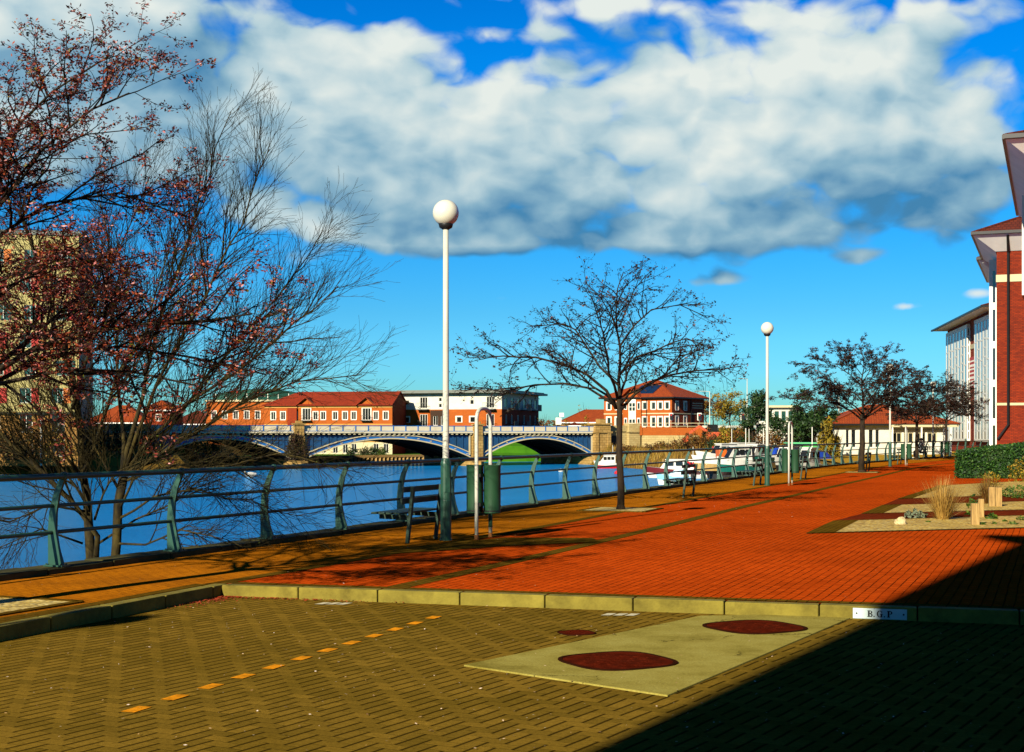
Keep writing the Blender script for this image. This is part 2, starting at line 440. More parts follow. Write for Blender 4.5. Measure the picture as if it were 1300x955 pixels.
M['roof_grey'] = pm('grey_roof_sheet', (.10, .115, .095), .5, .12, 2)
M['dark_clad_and_shade'] = pm('dark_cladding_and_shade', (.018, .025, .018), .6, .3, 1, spec=.2)
M['soffit'] = pm('soffit_board', (.80, .80, .74), .7, .08, 1)
M['gutter'] = pm('black_gutter', (.008, .008, .008), .4, .2, 3, spec=.25)
M['cream_wall'] = pm('cream_cladding', (.33, .285, .11), .75, .1, 1.2, spec=.15, dirt=(.30, .24, .06), dscale=.5, damt=.4)
M['panel_red'] = pm('red_panel', (.36, .016, .008), .5, .1)
M['panel_orange'] = pm('orange_panel', (.42, .11, .006), .5, .1)
M['parapet_cream'] = pm('parapet_cream', (.50, .45, .31), .6, .08, 1.5, spec=.2, dirt=(.4, .33, .2), dscale=.8, damt=.3)
M['bridge_blue'] = pm('bridge_blue_paint', (.012, .115, .36), .45, .18, 1.5, spec=.3, dirt=(.012, .04, .08), dscale=.8, damt=.6)
M['bridge_dark'] = pm('bridge_underside', (.008, .009, .009), .8, .3, 1, spec=.1)  # near-black colour paints in the shade below the deck
M['bark'] = bark_mat('cherry_bark', (.008, .005, .003), (.038, .024, .009))
M['bark_olive'] = bark_mat('willow_bark', (.008, .006, .002), (.060, .044, .007), 9)
M['twig'] = pm('twig_bark', (.008, .005, .003), .85, .3, 6, spec=.1)
M['twig_olive'] = pm('olive_twig', (.018, .014, .004), .85, .45, 6, spec=.1)
M['cherry_leaf'] = island_mat('cherry_leaf', [(0, (.012, .004, .003)), (.35, (.06, .008, .004)), (.62, (.16, .016, .006)), (.82, (.26, .045, .008)), (.89, (.09, .12, .008)), (.95, (.40, .12, .12)), (1, (.55, .28, .26))], trans=.25)
M['dark_leaf'] = island_mat('dark_cherry_leaf', [(0, (.006, .004, .002)), (.5, (.014, .007, .003)), (.8, (.040, .012, .004)), (.95, (.022, .026, .004)), (1, (.20, .06, .045))], trans=.2)
M['hedge_leaf'] = island_mat('hedge_leaf', [(0, (.005, .022, .003)), (.5, (.010, .045, .004)), (.85, (.026, .085, .007)), (1, (.07, .15, .012))], trans=.15)
M['green_leaf'] = island_mat('green_leaf', [(0, (.018, .05, .004)), (.5, (.04, .085, .006)), (1, (.10, .15, .010))], trans=.25)
M['dark_green_leaf'] = island_mat('dark_green_leaf', [(0, (.004, .014, .003)), (.6, (.010, .034, .005)), (1, (.028, .062, .007))], trans=.1)
M['brown_leaf'] = island_mat('brown_leaf', [(0, (.035, .016, .004)), (.5, (.11, .045, .006)), (.85, (.19, .09, .009)), (1, (.13, .12, .014))], trans=.2)
M['yellow_leaf'] = island_mat('yellow_leaf', [(0, (.10, .085, .005)), (.5, (.21, .155, .008)), (1, (.33, .20, .012))], trans=.25)
M['petal'] = island_mat('fallen_petal', [(0, (.14, .008, .003)), (.6, (.26, .024, .005)), (1, (.38, .09, .03))])
M['straw'] = island_mat('straw_blade', [(0, (.15, .075, .015)), (.5, (.33, .19, .035)), (1, (.46, .29, .07))], trans=.2)
def timber_mat():
    m, nt, bs = new_mat('weathered_timber')
    oc = objco(nt); mp = nt.nodes.new('ShaderNodeMapping'); mp.inputs['Scale'].default_value = (1, 1, .06); nt.links.new(oc, mp.inputs[0])
    n = nz(nt, mp.outputs[0], 45, 6, .7)
    nt.links.new(ramp(nt, n, [(.32, (.10, .055, .015)), (.5, (.27, .165, .045)), (.7, (.36, .24, .08))]), bs.inputs['Base Color'])
    bs.inputs['Roughness'].default_value = .85; bump(nt, bs, n, .5, .01)
    return m
M['timber'] = timber_mat()
def slab_mat():
    m, nt, bs = new_mat('slab_concrete'); oc = objco(nt)
    c = ramp(nt, nz(nt, oc, 2.2, 8, .7), [(.3, (.14, .115, .020)), (.5, (.225, .19, .040)), (.7, (.27, .24, .06))])
    c = mixc(nt, 1.0, c, mth(nt, 'ADD', mth(nt, 'MULTIPLY', nz(nt, oc, 55, 4, .8), 1.5), .28), 'MULTIPLY')
    vo = nt.nodes.new('ShaderNodeTexVoronoi'); vo.feature = 'DISTANCE_TO_EDGE'; vo.inputs['Scale'].default_value = .8
    w = nz(nt, oc, 3.0, 5, .7, out=1); vm = nt.nodes.new('ShaderNodeVectorMath'); vm.operation = 'MULTIPLY_ADD'; nt.links.new(w, vm.inputs[0]); vm.inputs[1].default_value = (.5, .5, 0); nt.links.new(oc, vm.inputs[2]); nt.links.new(vm.outputs[0], vo.inputs['Vector'])
    ck = mth(nt, 'MULTIPLY', mth(nt, 'LESS_THAN', vo.outputs['Distance'], .006), mth(nt, 'GREATER_THAN', nz(nt, oc, .9, 2), .52))
    c = mixc(nt, mth(nt, 'MULTIPLY', ck, .8), c, (.03, .022, .006))
    nt.links.new(c, bs.inputs['Base Color']); bs.inputs['Roughness'].default_value = .95; bs.inputs['Specular IOR Level'].default_value = 0
    bump(nt, bs, nz(nt, oc, 55, 4, .8), .5, .006)
    return m
M['slab'] = slab_mat()
def flat(name, col, rough=.5, var=.1, **kw):
    k = 'c_' + name
    if k not in M: M[k] = pm(name, col, rough, var, 3, **kw)
    return M[k]
EXPOSURE = 1.1
SUN_STRENGTH = 5.0
SKY_STRENGTH = 0.05
SKY_GAIN = 0.68
SKY_SAT, SKY_HUE = 1.5, 0.5
SKY_TINTS = [(0.0, (.44, 1.16, 1.75)), (.045, (.42, 1.16, 1.85)), (.085, (.37, 1.1, 1.62)), (.26, (.03, 1.35, 1.95)), (.45, (.03, .85, 1.35)), (.8, (.05, .40, .85))]
CLOUD = [(.8, 3.2, 6.0), (3.4, 6.1, 7.9), (6.6, 8.8, 9.6), (10.9, 11.7, 11.1)]
# ================================================================== camera, sun, sky
cam = bpy.data.objects.new('camera', bpy.data.cameras.new('camera')); COL.objects.link(cam)
cam.location = (0, 0, H_EYE); cam.rotation_euler = (R(90), 0, 0)
cam.data.sensor_width = 36; cam.data.lens = F_PX / 1300 * 36
cam.data.shift_y = (HZ - 477.5) / 1300
cam.data.clip_start = .1; cam.data.clip_end = 8000
SC.camera = cam
SC.view_settings.view_transform = 'Standard'; SC.view_settings.look = 'None'
SC.view_settings.exposure = EXPOSURE; SC.view_settings.gamma = 1
SC.render.engine = 'CYCLES'
SC.cycles.use_denoising = True
SC.cycles.max_bounces = 6; SC.cycles.diffuse_bounces = 3; SC.cycles.glossy_bounces = 3; SC.cycles.transparent_max_bounces = 6
SC.cycles.caustics_reflective = False; SC.cycles.caustics_refractive = False

sun = bpy.data.objects.new('sun', bpy.data.lights.new('sun', 'SUN')); COL.objects.link(sun)
sun.data.energy = SUN_STRENGTH; sun.data.angle = R(.5); sun.data.color = (1, .89, .70)
_t = Vector((math.sin(R(SUN_AZ)) * math.cos(R(SUN_EL)), math.cos(R(SUN_AZ)) * math.cos(R(SUN_EL)), -math.sin(R(SUN_EL))))
sun.rotation_euler = _t.to_track_quat('-Z', 'Y').to_euler()
sun.location = (-20, -40, 40)

def make_world():
    w = bpy.data.worlds.new('World'); SC.world = w; w.use_nodes = True
    nt = w.node_tree; bg = nt.nodes['Background']
    tc = nt.nodes.new('ShaderNodeTexCoord')
    sky = nt.nodes.new('ShaderNodeTexSky'); sky.sky_type = 'NISHITA'; sky.sun_disc = False
    sky.sun_elevation = R(SUN_EL); sky.sun_rotation = R(180 + SUN_AZ)
    sky.air_density = 1.0; sky.dust_density = 0.2; sky.ozone_density = 3.0; sky.altitude = 0
    # direction -> (azimuth, elevation)
    s = nt.nodes.new('ShaderNodeSeparateXYZ'); nt.links.new(tc.outputs['Generated'], s.inputs[0])
    az = mth(nt, 'ARCTAN2', s.outputs[0], s.outputs[1]); el = mth(nt, 'ARCSINE', s.outputs[2])
    ae = nt.nodes.new('ShaderNodeCombineXYZ'); nt.links.new(az, ae.inputs[0]); nt.links.new(el, ae.inputs[1])
    # cloud banks: centre (px, py), radii, amount
    B = [(60, 50, 330, 100, .90), (270, 50, 150, 70, .55), (220, 140, 210, 80, .85), (60, 200, 170, 70, .5), (330, 190, 90, 60, .4), (330, 275, 90, 26, .34), (440, 290, 60, 24, .4), (395, 150, 110, 90, .66), (400, 215, 130, 55, .55),
         (560, 200, 170, 95, .75), (700, 150, 190, 80, .8), (720, 250, 230, 75, .75), (940, 120, 110, 95, .75), (1060, 110, 130, 80, .75),
         (900, 215, 220, 85, .9), (1180, 170, 190, 85, .8), (1130, 255, 210, 52, .75), (590, 295, 130, 30, .6), (850, 292, 120, 28, .55),
         (760, 5, 170, 26, .7), (1000, 25, 60, 20, .3), (1230, 20, 120, 45, .5), (470, 60, 60, 30, .34), (680, 42, 50, 14, .34), (800, 52, 60, 25, .45),
         (500, 290, 70, 26, .5), (640, 380, 34, 11, .42), (895, 357, 55, 10, .46), (1150, 390, 24, 7, .42), (520, 436, 80, 8, .40),
         (1245, 372, 30, 9, .42), (1090, 325, 60, 16, .4), (360, 330, 60, 20, .3), (480, 385, 50, 12, .33), (130, 185, 60, 30, .3)]
    D = [(140, 95, 230, 75, .85), (310, 60, 120, 80, .6), (700, 300, 220, 45, .75), (960, 290, 260, 38, .85), (1180, 285, 140, 60, .95), (860, 25, 120, 20, .4),
         (330, 245, 130, 40, .5), (1130, 225, 150, 30, .45), (560, 250, 120, 35, .35), (640, 384, 40, 12, .8), (800, 75, 60, 24, .5), (1240, 40, 120, 40, .4)]
    W = [(20, 30, 120, 40, .3), (330, 90, 60, 40, .3), (1010, 60, 60, 30, .35), (1200, 140, 90, 40, .25), (540, 150, 80, 40, .25), (820, 130, 60, 40, .3), (950, 100, 90, 60, .45), (900, 205, 75, 32, .75), (860, 265, 60, 35, .45), (440, 120, 90, 55, .35), (1080, 90, 60, 50, .3), (620, 90, 60, 30, .3), (360, 140, 50, 40, .35), (720, 190, 70, 30, .3), (760, 8, 90, 14, .3)]
    g = bpy.data.node_groups.new('cloud_density', 'ShaderNodeTree')
    g.interface.new_socket('Vector', in_out='INPUT', socket_type='NodeSocketVector')
    g.interface.new_socket('Density', in_out='OUTPUT', socket_type='NodeSocketFloat')
    gi = g.nodes.new('NodeGroupInput'); go = g.nodes.new('NodeGroupOutput')
    def blobs(t, vec, lst):
        acc = None
        for px, py, rx, ry, amp in lst:
            a = (px - CX) / F_PX; e = (HZ - py) / F_PX
            vm = t.nodes.new('ShaderNodeVectorMath'); vm.operation = 'SUBTRACT'; t.links.new(vec, vm.inputs[0])
            vm.inputs[1].default_value = (math.atan(a), math.atan(e * math.cos(math.atan(a))), 0)
            v2 = t.nodes.new('ShaderNodeVectorMath'); v2.operation = 'MULTIPLY'; t.links.new(vm.outputs[0], v2.inputs[0])
            v2.inputs[1].default_value = (F_PX / rx, F_PX / ry, 0)
            v3 = t.nodes.new('ShaderNodeVectorMath'); v3.operation = 'DOT_PRODUCT'
            t.links.new(v2.outputs[0], v3.inputs[0]); t.links.new(v2.outputs[0], v3.inputs[1])
            ex = mth(t, 'MULTIPLY', mth(t, 'EXPONENT', mth(t, 'MULTIPLY', v3.outputs['Value'], -1.0)), amp)
            acc = ex if acc is None else mth(t, 'ADD', acc, ex)
        return acc
    v = gi.outputs[0]
    mp = g.nodes.new('ShaderNodeMapping'); mp.inputs['Scale'].default_value = (1, 1.6, 1); g.links.new(v, mp.inputs[0])
    # domain warp gives the billowed edges
    wn = g.nodes.new('ShaderNodeTexNoise'); wn.inputs['Scale'].default_value = 16; wn.inputs['Detail'].default_value = 2; wn.noise_dimensions = '2D'; g.links.new(mp.outputs[0], wn.inputs['Vector'])
    wv = g.nodes.new('ShaderNodeVectorMath'); wv.operation = 'MULTIPLY_ADD'; g.links.new(wn.outputs['Color'], wv.inputs[0])
    wv.inputs[1].default_value = (.035, .035, 0); g.links.new(mp.outputs[0], wv.inputs[2])
    n1 = nz(g, wv.outputs[0], 9, 7, .54, dims='2D')
    vo = g.nodes.new('ShaderNodeTexVoronoi'); vo.feature = 'F1'; vo.voronoi_dimensions = '2D'; vo.inputs['Scale'].default_value = 22
    vo.inputs['Detail'].default_value = 1; vo.inputs['Roughness'].default_value = .5
    g.links.new(wv.outputs[0], vo.inputs['Vector'])
    puff = mth(g, 'MULTIPLY', mth(g, 'SUBTRACT', .45, vo.outputs['Distance']), .42)
    shp = mth(g, 'MINIMUM', blobs(g, v, B), 1.0)
    den = mth(g, 'ADD', mth(g, 'ADD', mth(g, 'SUBTRACT', shp, .40), mth(g, 'MULTIPLY', mth(g, 'SUBTRACT', n1, .5), 1.05)), puff)
    g.links.new(den, go.inputs[0])
    def dens(vec):
        n = nt.nodes.new('ShaderNodeGroup'); n.node_tree = g; nt.links.new(vec, n.inputs[0]); return n.outputs[0]
    d0 = dens(ae.outputs[0])
    off = nt.nodes.new('ShaderNodeVectorMath'); off.operation = 'ADD'; nt.links.new(ae.outputs[0], off.inputs[0]); off.inputs[1].default_value = (-.010, .022, 0)
    d1 = dens(off.outputs[0])
    al = nt.nodes.new('ShaderNodeMapRange'); al.interpolation_type = 'SMOOTHSTEP'; al.inputs[1].default_value = .0; al.inputs[2].default_value = .31; nt.links.new(d0, al.inputs[0])
    slope = mth(nt, 'SUBTRACT', d0, d1)                       # thinner towards the light: lit flank
    dark = blobs(nt, ae.outputs[0], D); lite = blobs(nt, ae.outputs[0], W)
    sh = mth(nt, 'ADD', mth(nt, 'ADD', .53, mth(nt, 'MULTIPLY', slope, .80)), mth(nt, 'SUBTRACT', mth(nt, 'MULTIPLY', lite, .50), mth(nt, 'MULTIPLY', dark, .31)))
    sh = mth(nt, 'ADD', sh, mth(nt, 'MULTIPLY', mth(nt, 'SUBTRACT', nz(nt, ae.outputs[0], 9, 4, .5, dims='2D'), .5), .30), clamp=True)
    c1 = ramp(nt, sh, [(p, tuple(x / 12 for x in CLOUD[i])) for i, p in enumerate((0, .33, .6, 1))])
    sc = nt.nodes.new('ShaderNodeVectorMath'); sc.operation = 'SCALE'; sc.inputs[3].default_value = 12 * SKY_GAIN; nt.links.new(c1, sc.inputs[0]); cc = sc.outputs[0]
    # the clear sky: Nishita, deepened as in the strongly coloured photograph
    hs = nt.nodes.new('ShaderNodeHueSaturation'); hs.inputs['Saturation'].default_value = SKY_SAT; hs.inputs['Value'].default_value = 1
    hs.inputs['Hue'].default_value = SKY_HUE
    nt.links.new(sky.outputs[0], hs.inputs['Color'])
    tn = ramp(nt, el, [(e, tuple(x / 3 for x in c)) for e, c in SKY_TINTS])
    sm = nt.nodes.new('ShaderNodeVectorMath'); sm.operation = 'SCALE'; sm.inputs[3].default_value = 3 * SKY_GAIN; nt.links.new(tn, sm.inputs[0])
    sk = mixc(nt, 1.0, hs.outputs[0], sm.outputs[0], 'MULTIPLY')
    col = mixc(nt, al.outputs[0], sk, cc)
    nt.links.new(col, bg.inputs['Color']); bg.inputs['Strength'].default_value = SKY_STRENGTH
make_world()

# ================================================================== plan of the site
RAIL_CTRL = [(-22, -24), (-16.3, -9.5), (-10.9, 4), (-5.45, 17), (-2.05, 25.7), (.7, 33.1), (4.3, 42.4), (9.4, 55.5), (15.0, 70), (19.6, 80.5), (24.9, 91), (30, 100.5), (37.5, 113), (47, 128), (58, 144)]
def catmull(P, per=14):
    P = [Vector((p[0], p[1], 0)) for p in P]; out = []
    for i in range(len(P) - 1):
        a = P[max(i - 1, 0)]; b = P[i]; c = P[i + 1]; d = P[min(i + 2, len(P) - 1)]
        for k in range(per):
            t = k / per
            out.append(.5 * ((2 * b) + (c - a) * t + (2 * a - 5 * b + 4 * c - d) * t * t + (3 * b - a - 3 * c + d) * t ** 3))
    out.append(P[-1]); return out
RAIL = catmull(RAIL_CTRL)
_S = [0]
for _a, _b in zip(RAIL, RAIL[1:]): _S.append(_S[-1] + (_b - _a).length)
def rail(s):
    s = max(0, min(s, _S[-1] - 1e-4))
    i = max(k for k in range(len(_S) - 1) if _S[k] <= s)
    f = (s - _S[i]) / (_S[i + 1] - _S[i]); p = RAIL[i].lerp(RAIL[i + 1], f)
    i0 = max(0, i - 3); i1 = min(len(RAIL) - 1, i + 4)
    t = (RAIL[i1] - RAIL[i0]).normalized()
    return p, t, Vector((t.y, -t.x, 0))         # point, direction, towards the walkway
def s_at_y(y):
    lo, hi = 0, _S[-1]
    for _ in range(40):
        m = (lo + hi) / 2
        if rail(m)[0].y < y: lo = m
        else: hi = m
    return lo
def offs(y0, y1, o, step=1.6):
    s0, s1 = s_at_y(y0), s_at_y(y1); n = max(2, int((s1 - s0) / step)); out = []
    for i in range(n + 1):
        p, t, q = rail(s0 + (s1 - s0) * i / n); out.append((p.x + q.x * o, p.y + q.y * o))
    return out
def strip(y0, y1, o0, o1): 
    return offs(y0, y1, o1) + offs(y0, y1, o0)[::-1]

SHORE = [(19.1, 79.5), (20.2, 84), (21.5, 96), (23, 112), (24.5, 130), (24.5, 150), (22.5, 175), (19.5, 200), (15.4, 218.5), (18.5, 236), (13, 250), (0, 247), (-8, 246), (-13, 256), (-24, 262), (-45, 262), (-46.5, 206), (-46, 192), (-43.5, 180), (-50, 172.5), (-68, 165), (-110, 156), (-300, 140), (-2600, 60)]
rl = [(p.x, p.y) for p in RAIL if p.y < 79.3]
def make_ground():
    poly = [(-2600, 3000)] + [(-2600, 60)][0:0] + list(reversed(SHORE)) + list(reversed(rl)) + [(-40, -80), (2600, -80), (2600, 3000)]
    mb = MB(); mb.sheet(poly, -.22)
    tag(mb.build('ground', M['ground']), kind='structure')
    # sloping banks down into the water
    mb = MB(); k = len(SHORE)
    pts = []
    for i, p in enumerate(SHORE):
        a = Vector((*SHORE[max(0, i - 1)], 0)); b = Vector((*SHORE[min(k - 1, i + 1)], 0)); t = (b - a).normalized()
        nrm = Vector((-t.y, t.x, 0))     # water lies on the left of the walk along the shore
        pts.append((Vector((p[0], p[1], 0)), nrm))
    for i in range(k - 1):
        L = (pts[i + 1][0] - pts[i][0]).length; m = max(1, min(40, int(L / 2.0)))
        for j in range(m):
            row = []
            for t in (j / m, (j + 1) / m):
                p = pts[i][0].lerp(pts[i + 1][0], t); q = pts[i][1].lerp(pts[i + 1][1], t).normalized(); col = []
                for u, z in ((-.5, -.20), (.0, -.24), (1.0, -1.0), (2.2, -2.1), (3.3, -2.9), (4.2, -3.6)):
                    w = p + q * (u + .7 * noise.noise(Vector((p.x * .21, p.y * .21, u)))) if u > 0 else p + q * u
                    zz = z + (.28 * noise.noise(Vector((p.x * .5, p.y * .5, z * 2))) if u > .5 else 0)
                    col.append((w.x, w.y, zz))
                row.append(col)
            for c in range(5): mb.poly([row[0][c + 1], row[1][c + 1], row[1][c], row[0][c]], 1 if 9 <= i <= 11 else 0)
    tag(mb.build('river_bank', [M['bank'], M['lawn']], smooth=True), kind='structure')
make_ground()

def make_water():
    m, nt, bs = new_mat('river_water')
    oc = objco(nt)
    mp = nt.nodes.new('ShaderNodeMapping'); mp.inputs['Rotation'].default_value = (0, 0, R(20)); mp.inputs['Scale'].default_value = (.9, 1.6, 1); nt.links.new(oc, mp.inputs[0])
    n = mth(nt, 'ADD', mth(nt, 'MULTIPLY', nz(nt, mp.outputs[0], 2.0, 7, .72), 1.3), mth(nt, 'MULTIPLY', nz(nt, mp.outputs[0], .35, 3, .5), .7))
    big = nz(nt, oc, .045, 4, .6)
    nt.links.new(ramp(nt, big, [(.35, (.004, .150, .40)), (.65, (.006, .19, .50))]), bs.inputs['Base Color'])
    bs.inputs['Roughness'].default_value = .6; bs.inputs['Specular IOR Level'].default_value = 0
    bump(nt, bs, n, .6, .22)
    gl = nt.nodes.new('ShaderNodeBsdfGlossy'); gl.inputs['Color'].default_value = (.42, .74, 1, 1); gl.inputs['Roughness'].default_value = .07
    bp = nt.nodes.new('ShaderNodeBump'); bp.inputs['Strength'].default_value = .40; bp.inputs['Distance'].default_value = .09
    nt.links.new(n, bp.inputs['Height']); nt.links.new(bp.outputs[0], gl.inputs['Normal'])
    mx = nt.nodes.new('ShaderNodeMixShader'); mx.inputs[0].default_value = .35
    nt.links.new(bs.outputs[0], mx.inputs[1]); nt.links.new(gl.outputs[0], mx.inputs[2]); nt.links.new(mx.outputs[0], nt.nodes['Material Output'].inputs['Surface'])
    MB().sheet([(-3000, -300), (3000, -300), (3000, 3200), (-3000, 3200)], WATER_Z).build('river', m)['kind'] = 'structure'
make_water()

# ---- road, promenade paving, kerb
KC = Vector((-3.18, 15.5, 0)); KR = Vector((12.5, 10.93, 0)); KL = Vector((-12.4, -10.6, 0))
tk = (KR - KC).normalized(); nk = Vector((-tk.y, tk.x, 0))     # nk points away from the camera
tl = (KL - KC).normalized(); nl = Vector((tl.y, -tl.x, 0))     # towards the river
tag(MB().sheet([(-13, -12), (40, -40), (60, 2), (12, 16.5), (-4, 16.5)], -.12).build('road', M['road_paving']), kind='structure')
KW = .15
c_in = KC + nk * KW + nl * KW
prom = [(KC.x + (nk * KW).x + (nl * KW).x * 0.9, KC.y + KW * 1.0)]
prom = [tuple((KC + nk * KW - tl * .02).xy), tuple((KR + nk * KW).xy), (70, -6), (75, 60), (75, 150)] + [(p[0], p[1]) for p in reversed(offs(-10, 143, .10))] + [tuple((KL + nl * KW).xy)]
tag(MB().sheet(prom, 0.0).build('promenade', M['red_paving']), kind='structure')
tag(MB().sheet(strip(-10, 143, .10, 2.42), .004).build('footpath', M['tan_paving']), kind='structure')
b = MB(); b.sheet(strip(-10, 143, 2.42, 2.62), .005); b.sheet(strip(16.95, 143, 4.42, 4.66), .005)
# crossing strip of plainer paving between the lamp and the band
b.sheet([gp(470, 706).xy[:], gp(640, 694).xy[:], gp(762, 688.5).xy[:], gp(752, 683.5).xy[:], gp(640, 683).xy[:], gp(520, 695).xy[:]], .008)
k0 = KC + nk * (KW + .01); k1 = KR + nk * (KW + .01)
b.sheet([k0.xy[:], k1.xy[:], (k1 + nk * .16).xy[:], (k0 + nk * .16).xy[:]], .010)
k0 = KC + nl * (KW + .01); k1 = KL + nl * (KW + .01)
b.sheet([(k0 + nl * .16).xy[:], (k1 + nl * .16).xy[:], k1.xy[:], k0.xy[:]], .010)
tag(b.build('paving_band', M['dark_band']), kind='structure')
mb = MB()
def kerb_run(p, q, nrm, L):
    t = (q - p).normalized(); tot = (q - p).length; s = 0; rg = random.Random(5)
    while s < tot - .05:
        e = min(tot, s + L); a = p + t * (s + .006); c = p + t * (e - .006); dz = rg.uniform(-.003, .004)
        pts = [(a - nrm * 0), c, c + nrm * KW, a + nrm * KW]
        pl = [(x.x, x.y) for x in pts]
        ar = sum(pl[i][0] * pl[(i + 1) % 4][1] - pl[(i + 1) % 4][0] * pl[i][1] for i in range(4))
        if ar < 0: pl.reverse()
        mb.prism(pl, -.2, .006 + dz)
        s = e
kerb_run(KC + tk * .0, KR, nk, .915)
kerb_run(KC + tl * .16, KL, nl, .915)
_q = KC + nl * KW; _r = KC + tl * .154
mb.prism([x.xy[:] for x in (_r, KC, KC + nk * KW, _q + nk * KW * .8, _r + nl * KW)], -.2, .007)
tag(mb.build('kerb', M['kerb'], bevel=.012), kind='structure')
# coping and quay wall
cp = MB(); s0, s1 = s_at_y(-10), s_at_y(143); n = int((s1 - s0) / 1.2)
for i in range(n):
    a, ta, qa = rail(s0 + (s1 - s0) * i / n + .006); c, tc_, qc = rail(s0 + (s1 - s0) * (i + 1) / n - .006)
    pl = [(a - qa * .30), (c - qc * .30), (c + qc * .16), (a + qa * .16)]
    cp.prism([(p.x, p.y) for p in reversed(pl)], -.25, .075 + .006 * math.sin(i * 2.3))
tag(cp.build('quay_coping', M['coping'], bevel=.015), kind='structure')
qw = MB(); s1 = s_at_y(80); n = 70
for i in range(n):
    a, ta, qa = rail(s0 + (s1 - s0) * i / n); c, tc_, qc = rail(s0 + (s1 - s0) * (i + 1) / n)
    a0 = a - qa * .26; c0 = c - qc * .26
    qw.poly([(c0.x, c0.y, -.24), (c0.x, c0.y, -4), (a0.x, a0.y, -4), (a0.x, a0.y, -.24)])
    a1 = a + qa * .1; c1 = c + qc * .1
    qw.poly([(a1.x, a1.y, -.24), (a1.x, a1.y, -4), (c1.x, c1.y, -4), (c1.x, c1.y, -.24)])
tag(qw.build('quay_wall', M['quay']), 'weathered stone quay wall dropping from the promenade edge into the river', 'wall')
# mud shelf at the foot of the quay where the willow stands
mb = MB(); rg = random.Random(2)
ys = [4 + i * 1.0 for i in range(26)]
for i in range(len(ys) - 1):
    row = []
    for y in (ys[i], ys[i + 1]):
        p, t, q = rail(s_at_y(y)); k = max(0, 1 - ((y - 16) / 11.5) ** 2) ** .5; col = []
        for u, z in ((.2, -.9), (1.2, -1.2), (2.6, -1.9), (4.2, -2.7), (5.6, -3.5)):
            w = p - q * (.2 + u * (.25 + .75 * k)); col.append((w.x, w.y, z + .22 * noise.noise(Vector((w.x * .8, w.y * .8, 3))) - (1 - k) * 2.2))
        row.append(col)
    for c in range(4): mb.poly([row[0][c], row[1][c], row[1][c + 1], row[0][c + 1]])
tag(mb.build('mud_bank', M['bank'], smooth=True), kind='structure')

# ---- gravel beds with dark edging at the right, tree pits
BEDS = [[gp(1023, 678), gp(1300, 671), gp(1300, 655), gp(1058, 662)], [gp(1093, 653), gp(1300, 648), gp(1300, 637), gp(1120, 642)], [gp(1139, 634), gp(1300, 628.5), gp(1300, 611), gp(1192, 617)]]
def stretch(bed, k=4.0):
    a, b_, c, d = bed
    return [a, b_ + (b_ - a).normalized() * k, c + (c - d).normalized() * k, d]
mb = MB(); ed = MB()
for i, bed in enumerate(BEDS):
    a, b_, c, d = stretch(bed)
    mb.sheet([a.xy[:], b_.xy[:], c.xy[:], d.xy[:]], .012)
    u = (b_ - a).normalized(); w = (d - a).normalized()
    ed.sheet([a.xy[:], (a + u * .55).xy[:], (d + u * .55).xy[:], d.xy[:]], .016)
    ed.sheet([a.xy[:], b_.xy[:], (b_ + w * .09).xy[:], (a + w * .09).xy[:]], .018)
    ed.sheet([d.xy[:], (d - w * .09).xy[:], (c - w * .09).xy[:], c.xy[:]], .018)
tag(mb.build('gravel_bed', M['gravel']), kind='structure')
tag(ed.build('bed_edging', M['dark_band']), kind='structure')
rs = MB()
for lo, hi in ((0, 1), (1, 2)):
    A = stretch(BEDS[lo]); C = stretch(BEDS[hi])
    rs.sheet([A[3].xy[:], A[2].xy[:], C[1].xy[:], C[0].xy[:]], .008)
tag(rs.build('red_edging_strip', M['red_strip']), kind='structure')
pits = MB(); pe = MB()
TREE_POS = [gp(788, 647.5), gp(1094, 600), gp(1164, 584), gp(1201, 577), Vector((-5.25, 13.45, 0))]
for i, p in enumerate(TREE_POS):
    s = s_at_y(p.y); t = rail(s)[1]; q = Vector((t.y, -t.x, 0)); r = .72 if i < 4 else .75
    pl = [p + t * r * 1.1 + q * r, p - t * r * 1.1 + q * r, p - t * r * 1.1 - q * r, p + t * r * 1.1 - q * r]
    pits.sheet([x.xy[:] for x in pl], .014)
    for a, c in zip(pl, pl[1:] + pl[:1]): pe.beam(a + Vector((0, 0, .012)), c + Vector((0, 0, .012)), .10, .016)
tag(pits.build('tree_pit_gravel', M['pit_gravel']), kind='structure')
tag(pe.build('tree_pit_edging', M['dark_band']), kind='structure')

